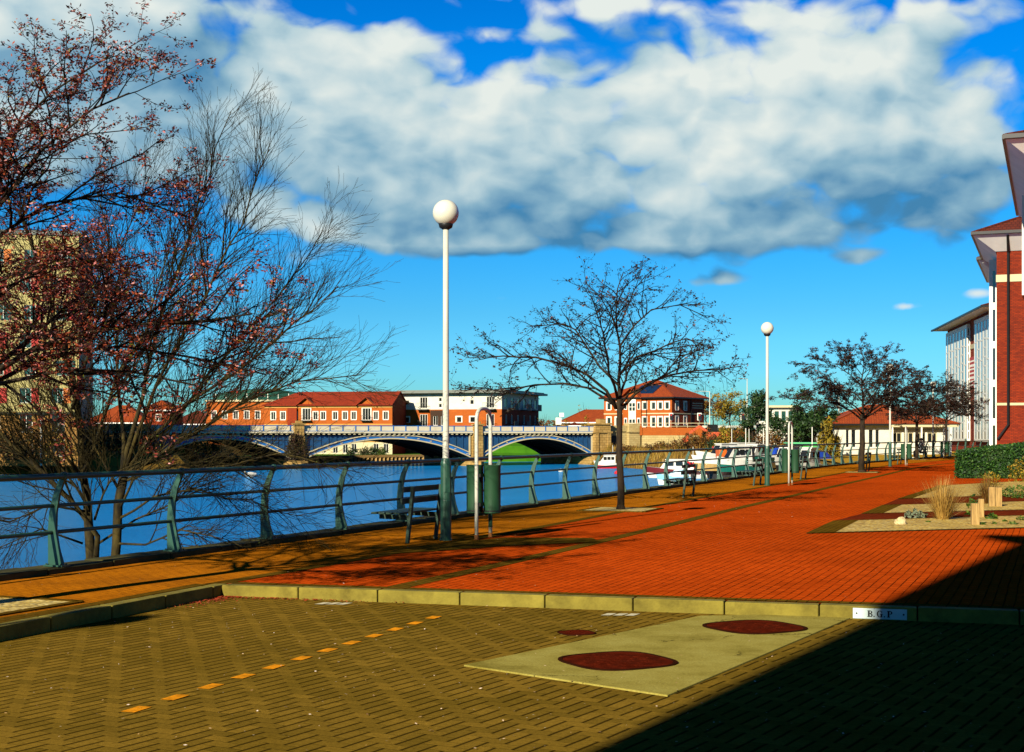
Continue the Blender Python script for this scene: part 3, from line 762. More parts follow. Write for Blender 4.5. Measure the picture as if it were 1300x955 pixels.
# ---- concrete slab with iron covers
RZ = -.12
sa, sb, sc_, sd = gp(588.5, 846, RZ), gp(890, 783, RZ), gp(1094, 779.5, RZ), gp(849, 865, RZ)
u = (sb - sa).normalized(); v_ = (sd - sc_).normalized()
se = sa + (gp(722, 866, RZ) - sa).normalized() * 1.9
mb = MB(); mb.prism([x.xy[:] for x in (sa, se, sc_ , sb)], -.3, -.108)
tag(mb.build('concrete_slab', M['slab'], bevel=.008), kind='structure')
def cover(name, c, r, ang, label, frame=True):
    t = thing(name, label, 'manhole cover', c, ang, None)
    pl = []
    for k in range(40):
        a = 2 * PI * k / 40; e = (abs(math.cos(a)) ** 3.2 + abs(math.sin(a)) ** 3.2) ** (-1 / 3.2)
        pl.append((r * e * math.cos(a), r * e * math.sin(a)))
    mb = MB(); mb.prism([(x * .955, y * .955) for x, y in pl], 0, .007); 
    for i in range(-4, 5):
        for j in range(-4, 5):
            if (i * i + j * j) < 17.5 and (i + j) % 2 == 0: mb.box(i * r * .19 - r * .07, i * r * .19 + r * .07, j * r * .19 - r * .035, j * r * .19 + r * .035, .0075, .012)
    mb.build('lid', M['rust'], t)
    ring = MB(); n = len(pl)
    for i in range(n):
        a = pl[i]; b2 = pl[(i + 1) % n]
        ring.slab([(a[0] * .965, a[1] * .965, .009), (a[0] * 1.04, a[1] * 1.04, .009), (b2[0] * 1.04, b2[1] * 1.04, .009), (b2[0] * .965, b2[1] * .965, .009)], .008)
    ring.build('rim', flat('cover_rim', (.022, .007, .003), .95, .3, spec=0), t)
    return t
cover('manhole_cover', gp(784, 839.5, -.108) , .40, R(28), 'rusty iron cover nearest the camera in the concrete slab')
cover('manhole_cover', gp(958, 796.5, -.108), .405, R(28), 'rusty iron cover in the slab just in front of the stone kerb')
c3 = gp(732, 804, RZ)
cover('drain_cover', c3, .15, R(25), 'small rusty drain cover set in the block paved road')
# orange bay-marking blocks and white blocks set in the road
mk = MB(); wk = MB()
a = gp(300, 862, RZ); c = gp(545, 786, RZ); n = 9
for i in range(-3, n):
    p = a.lerp(c, i / (n - 1)); d = (c - a).normalized(); q = Vector((d.y, -d.x, 0))
    mk.sheet([x.xy[:] for x in (p + q * .05, p + d * .20 + q * .05, p + d * .20 - q * .05, p - q * .05)], RZ + .005)
for x0, x1, y in ((405, 445, 766.5), (767, 812, 780.5)):
    a = gp(x0, y, RZ); c = gp(x1, y + .6, RZ)
    for i in range(3):
        p = a.lerp(c, i / 3); q2 = a.lerp(c, (i + .78) / 3); w = Vector((.08, .16, 0))
        wk.sheet([x.xy[:] for x in (p - w * .5, q2 - w * .5, q2 + w * .5, p + w * .5)], RZ + .005)
tag(mk.build('bay_marking', pm('orange_block', (.58, .215, .008), .9, .3, 8, .4, spec=.0, dirt=(.22, .10, .008), dscale=9, damt=.8)), kind='structure')
tag(wk.build('white_marking', pm('white_block', (.46, .43, .28), .9, .2, 8, .3, spec=.08, dirt=(.2, .16, .06), dscale=6, damt=.6)), kind='structure')
# fallen petals gathered in the kerb corner, litter of twigs on the road
mb = MB(); rg = random.Random(9)
def fleck(mb, c, s, rg):
    a = rg.uniform(0, 2 * PI); u = Vector((math.cos(a), math.sin(a), rg.uniform(-.3, .3))) * s; w = Vector((-math.sin(a), math.cos(a), rg.uniform(-.3, .3))) * s * .6
    c = Vector(c); mb.poly([c + u, c + w, c - u, c - w])
for i in range(900):
    t = abs(rg.gauss(0, .55)); along = rg.random() < .55
    base = (KC + tk * t * 1.5 - nk * abs(rg.gauss(.05, .05))) if along else (KC + tl * t * .9 - nl * abs(rg.gauss(.12, .10)))
    fleck(mb, (base.x, base.y, RZ + .012), rg.uniform(.008, .018), rg)
tag(mb.build('fallen_petals', M['petal']), kind='stuff')
mb = MB(); 
for i in range(750):
    p = (rg.uniform(-5, 4), rg.uniform(7, 15.0)); fleck(mb, (p[0], p[1], RZ + .012), rg.uniform(.005, .014), rg)
for i in range(420):
    s = rg.uniform(s_at_y(9), s_at_y(40)); p, t, q = rail(s); p = p + q * rg.uniform(.3, 6.5)
    if (p - KC).dot(nk) < .3 and (p - KC).dot(nl) < .3: continue
    fleck(mb, (p.x, p.y, .016), rg.uniform(.006, .016), rg)
tag(mb.build('leaf_litter', island_mat('litter', [(0, (.10, .05, .02)), (.5, (.32, .2, .07)), (.8, (.6, .45, .3)), (1, (.7, .6, .5))])), kind='stuff')
# dry grass slope and lawn between the promenade and the bungalow
mb = MB(); mb.sheet([(19.6, 81.5), (25.5, 93), (31, 103), (40, 118), (50, 134), (50, 150), (25, 150), (25, 131), (22.5, 105), (21, 92)], -.12)
tag(mb.build('dry_lawn', M['dry_grass']), kind='structure')
# ================================================================== railing
def make_railing():
    t = thing('railing', 'dark green riverside railing with curved fin posts and three rails along the quay edge', 'railing')
    prof = [(0, .012, .115), (.06, .004, .105), (.2, -.02, .080), (.42, -.045, .060), (.65, -.030, .052), (.85, .02, .046), (1.0, .085, .040), (1.05, .115, .040)]  # z, offset to the walkway, half depth
    s_first = s_at_y(16.97) - 2.38 * 3; step = 2.38; n = 50
    me = None
    for i in range(n):
        s = s_first + i * step
        p, tt, q = rail(s)
        if me is None:
            mb = MB()
            for (z0, o0, h0), (z1, o1, h1) in zip(prof, prof[1:]):
                k = len(mb.v)
                for z, o, h in ((z0, o0, h0), (z1, o1, h1)):
                    mb.v.extend([(-.016, o - h, z), (.016, o - h, z), (.016, o + h, z), (-.016, o + h, z)])
                for f in ((0, 1, 5, 4), (1, 2, 6, 5), (2, 3, 7, 6), (3, 0, 4, 7)): mb.f.append(tuple(k + a for a in f)); mb.m.append(0)
            mb.box(-.07, .07, -.13, .15, -.004, .014)
            for a in (-.045, .045):
                for c in (-.10, .12): mb.lathe([(.012, .014), (.012, .03), (0, .034)], (a, c, 0), 6)
            mb.lathe([(0, -.055), (.03, -.047), (.05, -.02), (.052, .01), (.036, .042), (0, .055)], (0, .125, 1.075), 10)
            o = mb.build('post', M['green_paint'], t); me = o.data
        else:
            o = bpy.data.objects.new('post', me); COL.objects.link(o); o.parent = t
        o.location = (p.x, p.y, .08); o.rotation_euler = (0, 0, math.atan2(tt.y, tt.x))
        o.scale = (1, -1, 1)
    def line(off, z, r, name):
        pts = []
        for k in range(n * 2 - 1):
            p, tt, q = rail(s_first + k * step / 2); pts.append(p + q * off + Vector((0, 0, z + .08)))
        MB().tube(pts, r, 8).build(name, M['green_paint'], t, smooth=True)
    line(.125, 1.075, .036, 'handrail'); line(-.03, .72, .024, 'middle_rail'); line(-.045, .40, .024, 'lower_rail')
    return t
make_railing()

# ================================================================== globe lamps
def make_lamp():
    t = empty('street_lamp')
    MB().lathe([(.098, 0), (.098, .02), (.085, .03), (.085, .62), (.082, .63), (.082, 1.20), (.062, 1.27), (.058, 1.28)], n=18).build('base_sleeve', M['green_paint'], t, smooth=False)
    MB().lathe([(.050, 1.2), (.050, 1.24), (.046, 3.2), (.043, 4.86)], n=16).build('pole', M['white_pole'], t, smooth=True)
    MB().lathe([(.05, 4.84), (.10, 4.87), (.115, 4.93), (.10, 4.95)], n=16).build('collar', M['black'], t, smooth=True)
    g = MB(); pr = [(.205 * math.sin(a), 5.10 - .205 * math.cos(a)) for a in [R(26 + 154 * i / 16) for i in range(17)]]; pr[-1] = (0, 5.305)
    g.lathe(pr, n=24).build('globe', M['globe'], t, smooth=True)
    d = MB(); d.box(-.035, .035, -.0875, -.083, .75, .98).build('access_door', M['green_paint'], t)
    return t
LAMPS = [(gp(566, 686.5), 'tall white globe lamp beside the nearest bench and twin litter bins'),
         (gp(974, 616.5), 'second globe lamp along the quay, just left of the second pair of bins'),
         (gp(1130, 592.5), 'third globe lamp with its pole rising through the second spreading tree'),
         (gp(1184.6, 582.5), 'globe lamp with its globe hidden in the farthest bushy tree crown'),
         (at(1226, 135), 'small far globe lamp standing before the white bays of the far brick block'),
         (Vector((-9.0, 3.6, 0)), 'globe lamp by the railing outside the left edge of the picture')]
lp = make_lamp()
for i, (p, lab) in enumerate(LAMPS):
    o = lp if i == 0 else copy_tree(lp)
    o.location = (p.x, p.y, .004); o.rotation_euler.z = .4 + i
    tag(o, lab, 'street lamp', 'globe lamps along the promenade')
# tall plain mast far off at the right of the shed
for px, d, top, lab in ((1065, 132, 505, 'thin white mast standing behind the second spreading tree'),):
    t = thing('mast', lab, 'mast', at(px, d, -.2))
    MB().lathe([(.10, 0), (.10, .4), (.07, .42), (.06, zt(top, d) + .2)], n=10).build('pole', M['white_pole'], t, smooth=True)
    MB().lathe([(.10, .0), (.12, .06), (0, .12)], (0, 0, zt(top, d) + .2), 10).build('cap', M['white_pole'], t)

# ================================================================== bins on hoops
def make_bins():
    t = empty('litter_bin')
    s = .29
    pts = []
    for k in range(15):
        a = PI * k / 14; c = math.cos(a); sn = math.sin(a)
        pts.append((-s * (abs(c) ** .75) * (1 if c > 0 else -1), 0, 1.84 + .22 * (sn ** .7)))
    pts = [(-s, 0, .0), (-s, 0, .9)] + pts + [(s, 0, .9), (s, 0, .0)]
    MB().tube(pts, .030, 10).build('hoop', M['white_pole'], t, smooth=True)
    for x in (-s, s): MB().lathe([(.034, 0), (.034, .05), (.031, .075)], (x, 0, 0), 10).build('rusty_foot', M['rust_foot'], t)
    MB().tube([(s, 0, .16), (s, 0, .42)], .033, 10).build('green_sleeve', M['bin_green'], t)
    for sy in (-1, 1):
        b = MB(); b.lathe([(.125, .40), (.135, .41), (.135, 1.14), (.14, 1.15), (.14, 1.165), (.125, 1.165), (.122, .45), (0, .44)], (0, sy * .148, 0), 24)
        o = b.build('bin', M['bin_green'], t, smooth=False)
        for p in o.data.polygons: p.use_smooth = True
        m = o.modifiers.new('split', 'EDGE_SPLIT'); m.split_angle = R(40)
        r = MB(); r.lathe([(.137, .43), (.137, .45)], (0, sy * .148, 0), 24); r.build('band', M['black'], o)
        k = MB(); k.box(-.26, .26, min(sy * .03, sy * .052), max(sy * .03, sy * .052), .98, 1.03); k.box(-.26, .26, min(sy * .03, sy * .052), max(sy * .03, sy * .052), .52, .57)
        k.build('bracket', M['black'], t)
    return t
BINS = [(gp(605, 685.5), 'pair of green cylinder bins on a white hoop beside the nearest globe lamp'),
        (gp(1001.5, 616.7), 'second pair of green bins on a white hoop, right of the second lamp'),
        (gp(1149.6, 592), 'green hoop bins standing between the third lamp and the third tree'),
        (gp(1198, 582.3), 'farthest green hoop bins, in front of the last tree of the row')]
bp = make_bins()
for i, (p, lab) in enumerate(BINS):
    o = bp if i == 0 else copy_tree(bp)
    tt = rail(s_at_y(p.y))[1]; a = math.atan2(tt.y, tt.x); s = .29
    o.location = (p.x + math.cos(a) * s, p.y + math.sin(a) * s, .004); o.rotation_euler.z = a
    tag(o, lab, 'litter bin', 'hoop litter bins along the promenade')

# ================================================================== benches facing the river
def make_bench():
    t = empty('bench')     # local x along the river, +y towards the river
    for x in (-.52, .52):
        m = MB(); m.beam((x, -.10, 0), (x, -.22 + .02, .86), .05, .07, up=(1, 0, 0))
        m.build('leg', M['bench_wood'], t, bevel=.006)
        m = MB(); m.beam((x, -.165, .385), (x, .36, .40), .05, .07); m.build('seat_bracket', M['bench_wood'], t)
    for k in range(4):
        MB().box(-.76, .76, -.08 + k * .125, -.08 + k * .125 + .10, .445, .475).build('seat_slat', M['bench_wood'], t, bevel=.006)
    for z, y in ((.60, -.118), (.775, -.142)):
        MB().box(-.74, .74, y, y + .035, z, z + .085).build('back_slat', M['bench_wood'], t, bevel=.006)
    return t
BENCH = [(gp(528, 687), 'nearest green slatted bench facing the river, left of the tall lamp'),
         (gp(869, 631), 'green bench to the right of the first spreading tree, before the moored cruiser'),
         (gp(957, 616.5), 'green bench just left of the second globe lamp'),
         (gp(1016, 608.6), 'green bench immediately right of the second pair of bins'),
         (gp(1098, 599.3), 'green bench directly behind the trunk of the second spreading tree'),
         (gp(1139, 589.5), 'far green bench between the third lamp and its hoop bins'),
         (gp(1172, 582.6), 'farthest green bench, on which a dark dressed person sits')]
bn = make_bench()
for i, (p, lab) in enumerate(BENCH):
    o = bn if i == 0 else copy_tree(bn)
    tt = rail(s_at_y(p.y))[1]
    o.location = (p.x - tt.y * .0, p.y, .005); o.rotation_euler.z = math.atan2(tt.y, tt.x)
    tag(o, lab, 'bench', 'slatted benches along the railing')

# ================================================================== B.G.P plate on the kerb
def make_plate():
    a = gp(1082, 780, -.06); 
    f = (a - KC).dot(tk); p0 = KC + tk * f; ang = math.atan2(tk.y, tk.x)
    t = thing('kerb_sign', 'small white plate lettered B.G.P fixed to the kerb face', 'sign', (p0.x - nk.x * .004, p0.y - nk.y * .004, -.062), ang)
    W, Hh = .50, .100
    MB().box(0, W, -.006, .0, -Hh / 2, Hh / 2).build('plate', pm('sign_plate', (.42, .52, .50), .35, .05, 8, spec=.6), t, bevel=.002)
    for x in (.035, W - .03): MB().lathe([(.009, 0), (.008, .003), (0, .004)], n=10).build('screw', M['black'], t).matrix_local = Matrix.Translation((x, -.006, 0)) @ Matrix.Rotation(R(90), 4, 'X')
    # bold seriffed letters from strokes: boxes and arcs
    L = MB()
    def bx(x0, x1, z0, z1): L.box(x0, x1, -.0085, -.0055, z0, z1)
    def arc(cx, cz, rx, rz, a0, a1, w0, w1, n=14):
        for i in range(n):
            q = []
            for k in (i, i + 1):
                a = R(a0 + (a1 - a0) * k / n); w = w0 + (w1 - w0) * abs(math.cos(a))
                q.append((cx + rx * math.cos(a), cz + rz * math.sin(a), cx + (rx - w) * math.cos(a), cz + (rz - w * .75) * math.sin(a)))
            (x0, z0, x1, z1), (x2, z2, x3, z3) = q
            n0 = len(L.v)
            for y in (-.0085, -.0055): L.v.extend([(x0, y, z0), (x2, y, z2), (x3, y, z3), (x1, y, z1)])
            for fc in ((0, 1, 2, 3), (7, 6, 5, 4), (0, 4, 5, 1), (1, 5, 6, 2), (2, 6, 7, 3), (3, 7, 4, 0)): L.f.append(tuple(n0 + c for c in fc)); L.m.append(0)
    h = .031
    def stemB(x): bx(x + .005, x + .0215, -h, h); bx(x, x + .026, -h, -h + .006); bx(x, x + .026, h - .006, h)
    x = .135; stemB(x); arc(x + .026, .0145, .020, .0155, 90, -90, .008, .0125); arc(x + .026, -.0150, .023, .0160, 90, -90, .008, .0125); bx(x + .018, x + .028, -.003, .003)
    bx(.192, .203, -h, -h + .011)
    x = .222; arc(x + .028, 0, .028, h + .001, 60, 300, .008, .0135, 20); bx(x + .036, x + .050, -h, -.004); bx(x + .030, x + .056, -.006, 0); bx(x + .043, x + .049, .010, .029)
    bx(.288, .299, -h, -h + .011)
    x = .318; stemB(x); arc(x + .026, .0135, .023, .0165, 90, -90, .008, .0125)
    L.build('lettering', M['black'], t)
make_plate()

# ================================================================== bed furniture at the right
def timber_post(c, w, d, h, rz, lab, planks=2):
    t = thing('timber_post', lab, 'post', c, rz, 'timber posts in the gravel beds')
    for i in range(planks):
        x0 = -w / 2 + w * i / planks + .004; MB().box(x0, x0 + w / planks - .008, -d / 2, d / 2, -.05, h - (.006 if i else 0)).build('board', M['timber'], t, bevel=.008)
timber_post(gp(1263.5, 643.5), .29, .14, .45, R(-12), 'broad pale timber post standing in the middle gravel bed before dark grasses')
timber_post(gp(1245.5, 657), .12, .12, .37, R(-15), 'slim timber post half hidden behind the nearer post with a plant on top', 1)
timber_post(gp(1238, 667), .15, .12, .40, R(-8), 'timber post nearest the camera in the front gravel bed', 1)
def rock(c, r, lab, seed):
    mb = MB(); rg = random.Random(seed); nu, nv = 14, 9; base = []
    for j in range(nv + 1):
        for i in range(nu):
            a = 2 * PI * i / nu; e = PI * j / nv; p = Vector((math.sin(e) * math.cos(a), math.sin(e) * math.sin(a), math.cos(e)))
            k = 1 + .35 * noise.noise(p * 1.7 + Vector((seed, 0, 0))) + .12 * noise.noise(p * 5)
            mb.v.append((p.x * r[0] * k, p.y * r[1] * k, p.z * r[2] * k))
    for j in range(nv):
        for i in range(nu):
            a = j * nu + i; b_ = j * nu + (i + 1) % nu; mb.f.append((a, a + nu, b_ + nu, b_)); mb.m.append(0)
    o = mb.build('rock', pm('pale_rock', (.42, .33, .16), .85, .3, 6, .6, 20), loc=(c.x, c.y, c.z + r[2] * .55))
    tag(o, lab, 'rock')
rock(gp(1143, 666.5), (.12, .09, .09), 'pale boulder lying on the front gravel bed', 3)

def blade(mb, base, d, L, w, droop, rg, n=5):
    side = Vector((-d.y, d.x, 0)); 
    if side.length < .01: side = Vector((1, 0, 0))
    side.normalize(); p = Vector(base); v = Vector(d).normalized(); prev = None
    k0 = len(mb.v)
    for i in range(n + 1):
        ww = w * (1 - i / n) + .0006
        mb.v.extend([tuple(p - side * ww), tuple(p + side * ww)])
        p = p + v * (L / n); v = (v + Vector((0, 0, -droop / n)) + Vector((rg.gauss(0, .04), rg.gauss(0, .04), 0))).normalized()
    for i in range(n):
        a = k0 + i * 2; mb.f.append((a, a + 1, a + 3, a + 2)); mb.m.append(0)
def grass_tuft(c, L, n, spread, mat, lab, seed, w=.006, name='ornamental_grass'):
    mb = MB(); rg = random.Random(seed)
    for i in range(n):
        a = rg.uniform(0, 2 * PI); t = abs(rg.gauss(0, spread)); r = rg.uniform(0, .13)
        d = Vector((math.cos(a) * math.sin(t), math.sin(a) * math.sin(t), math.cos(t)))
        blade(mb, (r * math.cos(a), r * math.sin(a), 0), d, L * rg.uniform(.55, 1.08), w * rg.uniform(.6, 1.2), rg.uniform(.1, .7), rg)
    tag(mb.build(name, mat, loc=(c.x, c.y, c.z + .01)), lab, 'plant')
grass_tuft(gp(1197, 660), .84, 620, .46, M['straw'], 'straw coloured ornamental grass fanning up from the front gravel bed', 4)
grass_tuft(gp(1254, 640), .75, 420, .55, M['brown_leaf'], 'dark tufted grass standing behind the broad timber post', 5)
def weed(c, r, h, n, mat, lab, seed, ls=.05, name='small_plant', group=None):
    mb = MB(); rg = random.Random(seed)
    for i in range(n):
        a = rg.uniform(0, 2 * PI); rr = r * rg.random() ** .6; z = h * rg.random() * (1.05 - .5 * rr / r)
        leaf(mb, Vector((rr * math.cos(a), rr * math.sin(a), z)), ls * rg.uniform(.6, 1.3), rg)
    for i in range(6):
        a = rg.uniform(0, 2 * PI); mb.tube([(0, 0, 0), (r * .6 * math.cos(a), r * .6 * math.sin(a), h * .8)], [.006, .002], 4)
    tag(mb.build(name, mat, loc=c), lab, 'plant', group)
def leaf(mb, c, s, rg):
    u = Vector((rg.gauss(0, 1), rg.gauss(0, 1), rg.gauss(0, .8))).normalized(); w = u.orthogonal().normalized()
    w = (w * math.cos(rg.uniform(0, 6.28)) + u.cross(w) * math.sin(rg.uniform(0, 6.28))).normalized()
    mb.poly([c - u * s, c + w * s * .42 - u * s * .1, c + u * s, c - w * s * .42 - u * s * .1])
weed(gp(1162, 658), .22, .20, 160, flat('sage_leaf', (.09, .11, .06), .7, .3), 'low grey green plant between the boulder and the straw coloured grass', 11)
weed(gp(1236, 655), .15, .46, 120, M['green_leaf'], 'leafy sprig growing just behind the nearest timber post', 12)
weed(gp(1259, 659.5), .13, .13, 80, M['green_leaf'], 'small weed in the red strip right of the nearest posts', 13)
weed(gp(1290, 632), .9, .34, 520, M['green_leaf'], 'spreading green plant in the gravel right of the broad timber post', 14)
weed(gp(1299, 612), .55, .95, 420, M['yellow_leaf'], 'yellow green shrub at the right end of the hedge foot', 15)
weed(gp(1258, 616), .30, .50, 200, M['yellow_leaf'], 'upright yellowish plant rising behind the broad timber post by the hedge foot', 16)
wg = 0
for (px, py, r, h) in ((1248, 667, .07, .06), (1262, 666, .06, .05), (1286, 666.5, .09, .08), (1276, 663, .05, .05), (1296, 661, .12, .10), (1205, 657.5, .05, .04), (1178, 663.5, .05, .04)):
    wg += 1
    weed(gp(px, py), r, h, 40, M['green_leaf'], 'tiny green weed sprouting through the front gravel bed', 30 + wg, .028, 'weed', 'tiny weeds in the front gravel bed')

def make_hedge():
    t = thing('hedge', 'clipped dark green hedge in front of the right hand brick buildings', 'hedge')
    A = gp(1213, 607.5); d = Vector((.985, -.17, 0)); back = Vector((.36, .93, 0)); L, Dp = 8.0, 11.0
    rg = random.Random(8)
    def hgt(u, v): return 1.02 + .40 * min(1, u / 3.5) + .05 * noise.noise(Vector((u, v, 0)))
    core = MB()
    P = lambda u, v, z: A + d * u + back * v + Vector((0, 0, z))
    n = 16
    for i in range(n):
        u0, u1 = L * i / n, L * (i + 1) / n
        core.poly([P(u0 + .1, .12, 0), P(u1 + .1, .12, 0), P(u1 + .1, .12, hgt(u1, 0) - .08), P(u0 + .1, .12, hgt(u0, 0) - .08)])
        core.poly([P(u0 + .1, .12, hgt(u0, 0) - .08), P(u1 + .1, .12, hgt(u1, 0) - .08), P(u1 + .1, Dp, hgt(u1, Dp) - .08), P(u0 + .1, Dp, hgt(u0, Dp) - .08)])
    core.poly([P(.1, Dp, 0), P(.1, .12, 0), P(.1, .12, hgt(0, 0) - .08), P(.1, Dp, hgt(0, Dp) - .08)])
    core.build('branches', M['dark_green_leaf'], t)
    mb = MB()
    for i in range(23000):
        f = rg.random()
        if f < .55: u, v, z = rg.uniform(0, L), rg.uniform(-.05, .16), None; z = rg.uniform(0.02, hgt(u, 0)); 
        elif f < .72: u, v = rg.uniform(-.06, .15), rg.uniform(0, Dp); z = rg.uniform(.02, hgt(0, v))
        else: u, v = rg.uniform(0, L), rg.uniform(0, Dp) ; z = hgt(u, v) + rg.uniform(-.09, .05)
        k = noise.noise(Vector((u * 1.6, v * 1.6, z * 1.6))) * .09
        leaf(mb, P(u, v - (k if f < .55 else 0), z), rg.uniform(.035, .07), rg)
    mb.build('foliage', M['hedge_leaf'], t)
make_hedge()

# seated person far along the promenade: one continuous body, dark coat, pale shoes
def make_person():
    p = gp(1172, 582.6); tt = rail(s_at_y(p.y))[1]
    t = thing('person', 'person in dark coat and trousers sitting on the farthest bench', 'person', (p.x - tt.y * .12, p.y + tt.x * .12, .0), math.atan2(tt.y, tt.x) )
    J = {'pel': ((0, .05, .56), .15), 'wst': ((0, .01, .78), .14), 'chs': ((0, -.02, 1.0), .165), 'nck': ((0, .0, 1.16), .062), 'hd': ((0, .03, 1.27), .095), 'hd2': ((0, .03, 1.36), .085),
         'hl': ((-.10, .08, .54), .10), 'kl': ((-.13, .48, .52), .07), 'al': ((-.13, .46, .10), .045), 'tl': ((-.14, .62, .05), .04),
         'hr': ((.10, .08, .54), .10), 'kr': ((.12, .48, .52), .07), 'ar': ((.12, .50, .10), .045), 'tr': ((.12, .66, .05), .04),
         'sl': ((-.19, -.01, 1.06), .065), 'el': ((-.26, .08, .82), .05), 'wl': ((-.14, .30, .68), .035), 'ql': ((-.12, .38, .64), .03),
         'sr': ((.19, -.01, 1.06), .065), 'er': ((.26, .08, .82), .05), 'wr': ((.14, .30, .68), .035), 'qr': ((.12, .38, .64), .03)}
    E = [('pel', 'wst'), ('wst', 'chs'), ('chs', 'nck'), ('nck', 'hd'), ('hd', 'hd2'), ('pel', 'hl'), ('hl', 'kl'), ('kl', 'al'), ('al', 'tl'), ('pel', 'hr'), ('hr', 'kr'), ('kr', 'ar'), ('ar', 'tr'),
         ('chs', 'sl'), ('sl', 'el'), ('el', 'wl'), ('wl', 'ql'), ('chs', 'sr'), ('sr', 'er'), ('er', 'wr'), ('wr', 'qr')]
    ks = list(J); me = bpy.data.meshes.new('body'); me.from_pydata([J[k][0] for k in ks], [(ks.index(a), ks.index(b_)) for a, b_ in E], [])
    o = bpy.data.objects.new('body', me); COL.objects.link(o); o.parent = t
    sk = o.modifiers.new('skin', 'SKIN'); 
    for i, k in enumerate(ks):
        sv = me.skin_vertices[0].data[i]; sv.radius = (J[k][1], J[k][1]); sv.use_root = (i == 0)
    sk.use_smooth_shade = True
    sb_ = o.modifiers.new('sub', 'SUBSURF'); sb_.levels = 1; sb_.render_levels = 1
    m, nt, bs = new_mat('person_skin_and_clothes'); oc = objco(nt); s = nt.nodes.new('ShaderNodeSeparateXYZ'); nt.links.new(oc, s.inputs[0])
    c = mixc(nt, mth(nt, 'GREATER_THAN', s.outputs[2], 1.15), (.012, .012, .016), (.5, .26, .16))
    c = mixc(nt, mth(nt, 'LESS_THAN', s.outputs[2], .09), c, (.7, .68, .62)); nt.links.new(c, bs.inputs['Base Color']); me.materials.append(m)
    h = MB(); h.lathe([(.0, .13), (.07, .11), (.105, .05), (.108, -.02), (.10, -.05)], (0, .015, 1.31), 12); h.build('hair', flat('dark_hair', (.03, .015, .01), .6), t, smooth=True)
make_person()
# ================================================================== trees
def polyline(pts, rg, n=6, jit=.02):
    """resample with a little wander"""
    out = [Vector(pts[0])]
    for a, b_ in zip(pts, pts[1:]):
        a = Vector(a); b_ = Vector(b_); L = (b_ - a).length; k = max(1, int(L / .35))
        for i in range(1, k + 1):
            p = a.lerp(b_, i / k)
            if i < k: p += Vector((rg.gauss(0, jit), rg.gauss(0, jit), rg.gauss(0, jit))) * L
            out.append(p)
    return out
def radii(n, r0, r1, pw=.8): return [r0 + (r1 - r0) * (i / max(1, n - 1)) ** pw for i in range(n)]
def sprout(mb, rg, pts, r0, r1, level, P, tips):
    """children along a branch; P[level] = dict(n per metre, len, ang, trop, sides, rr, up)"""
    if level >= len(P): return
    p = P[level]; L = sum((b_ - a).length for a, b_ in zip(pts, pts[1:]))
    n = max(p.get('min', 1), int(L * p['n'] + rg.random())); m = len(pts)
    for i in range(n):
        t = p.get('t0', .25) + (1 - p.get('t0', .25)) * (i + rg.random()) / n; t = min(t, .999)
        k = min(int(t * (m - 1)), m - 2); f = t * (m - 1) - k; c = pts[k].lerp(pts[k + 1], f); d = (pts[k + 1] - pts[k]).normalized()
        o = d.orthogonal().normalized(); a = rg.uniform(0, 2 * PI); s = o * math.cos(a) + d.cross(o) * math.sin(a)
        s.z *= p.get('flat', 1.0); s += Vector((0, 0, p.get('up', 0)))
        ang = R(p['ang']) * rg.uniform(.6, 1.3); v = (d * math.cos(ang) + s.normalized() * math.sin(ang)).normalized()
        ln = p['len'] * rg.uniform(.5, 1.25) * (1.15 - .6 * t); seg = p.get('seg', 4); q = [c]; w = c
        for j in range(seg):
            w = w + v * (ln / seg); q.append(w)
            v = (v + Vector((rg.gauss(0, p.get('wob', .15)), rg.gauss(0, p.get('wob', .15)), rg.gauss(0, p.get('wob', .15) * .7) + p.get('trop', 0)))).normalized()
        rb = min((r0 + (r1 - r0) * t) * .7, p['r']); re = max(.0022, rb * .35)
        mb.tube(q, radii(len(q), rb, re), p.get('sides', 3), cap=False)
        if level >= P[0].get('leaf_from', len(P) - 1): tips.append(q)
        sprout(mb, rg, q, rb, re, level + 1, P, tips)
def leaves_on(mb, rg, tips, per, size, spread=.05, t0=.2, clump=1):
    for q in tips:
        n = int(per + rg.random())
        for i in range(n):
            t = t0 + (1 - t0) * rg.random(); k = min(int(t * (len(q) - 1)), len(q) - 2); c = q[k].lerp(q[k + 1], t * (len(q) - 1) - k)
            for j in range(clump):
                leaf(mb, c + Vector((rg.gauss(0, spread), rg.gauss(0, spread), rg.gauss(0, spread * .8))), size * rg.uniform(.55, 1.3), rg)

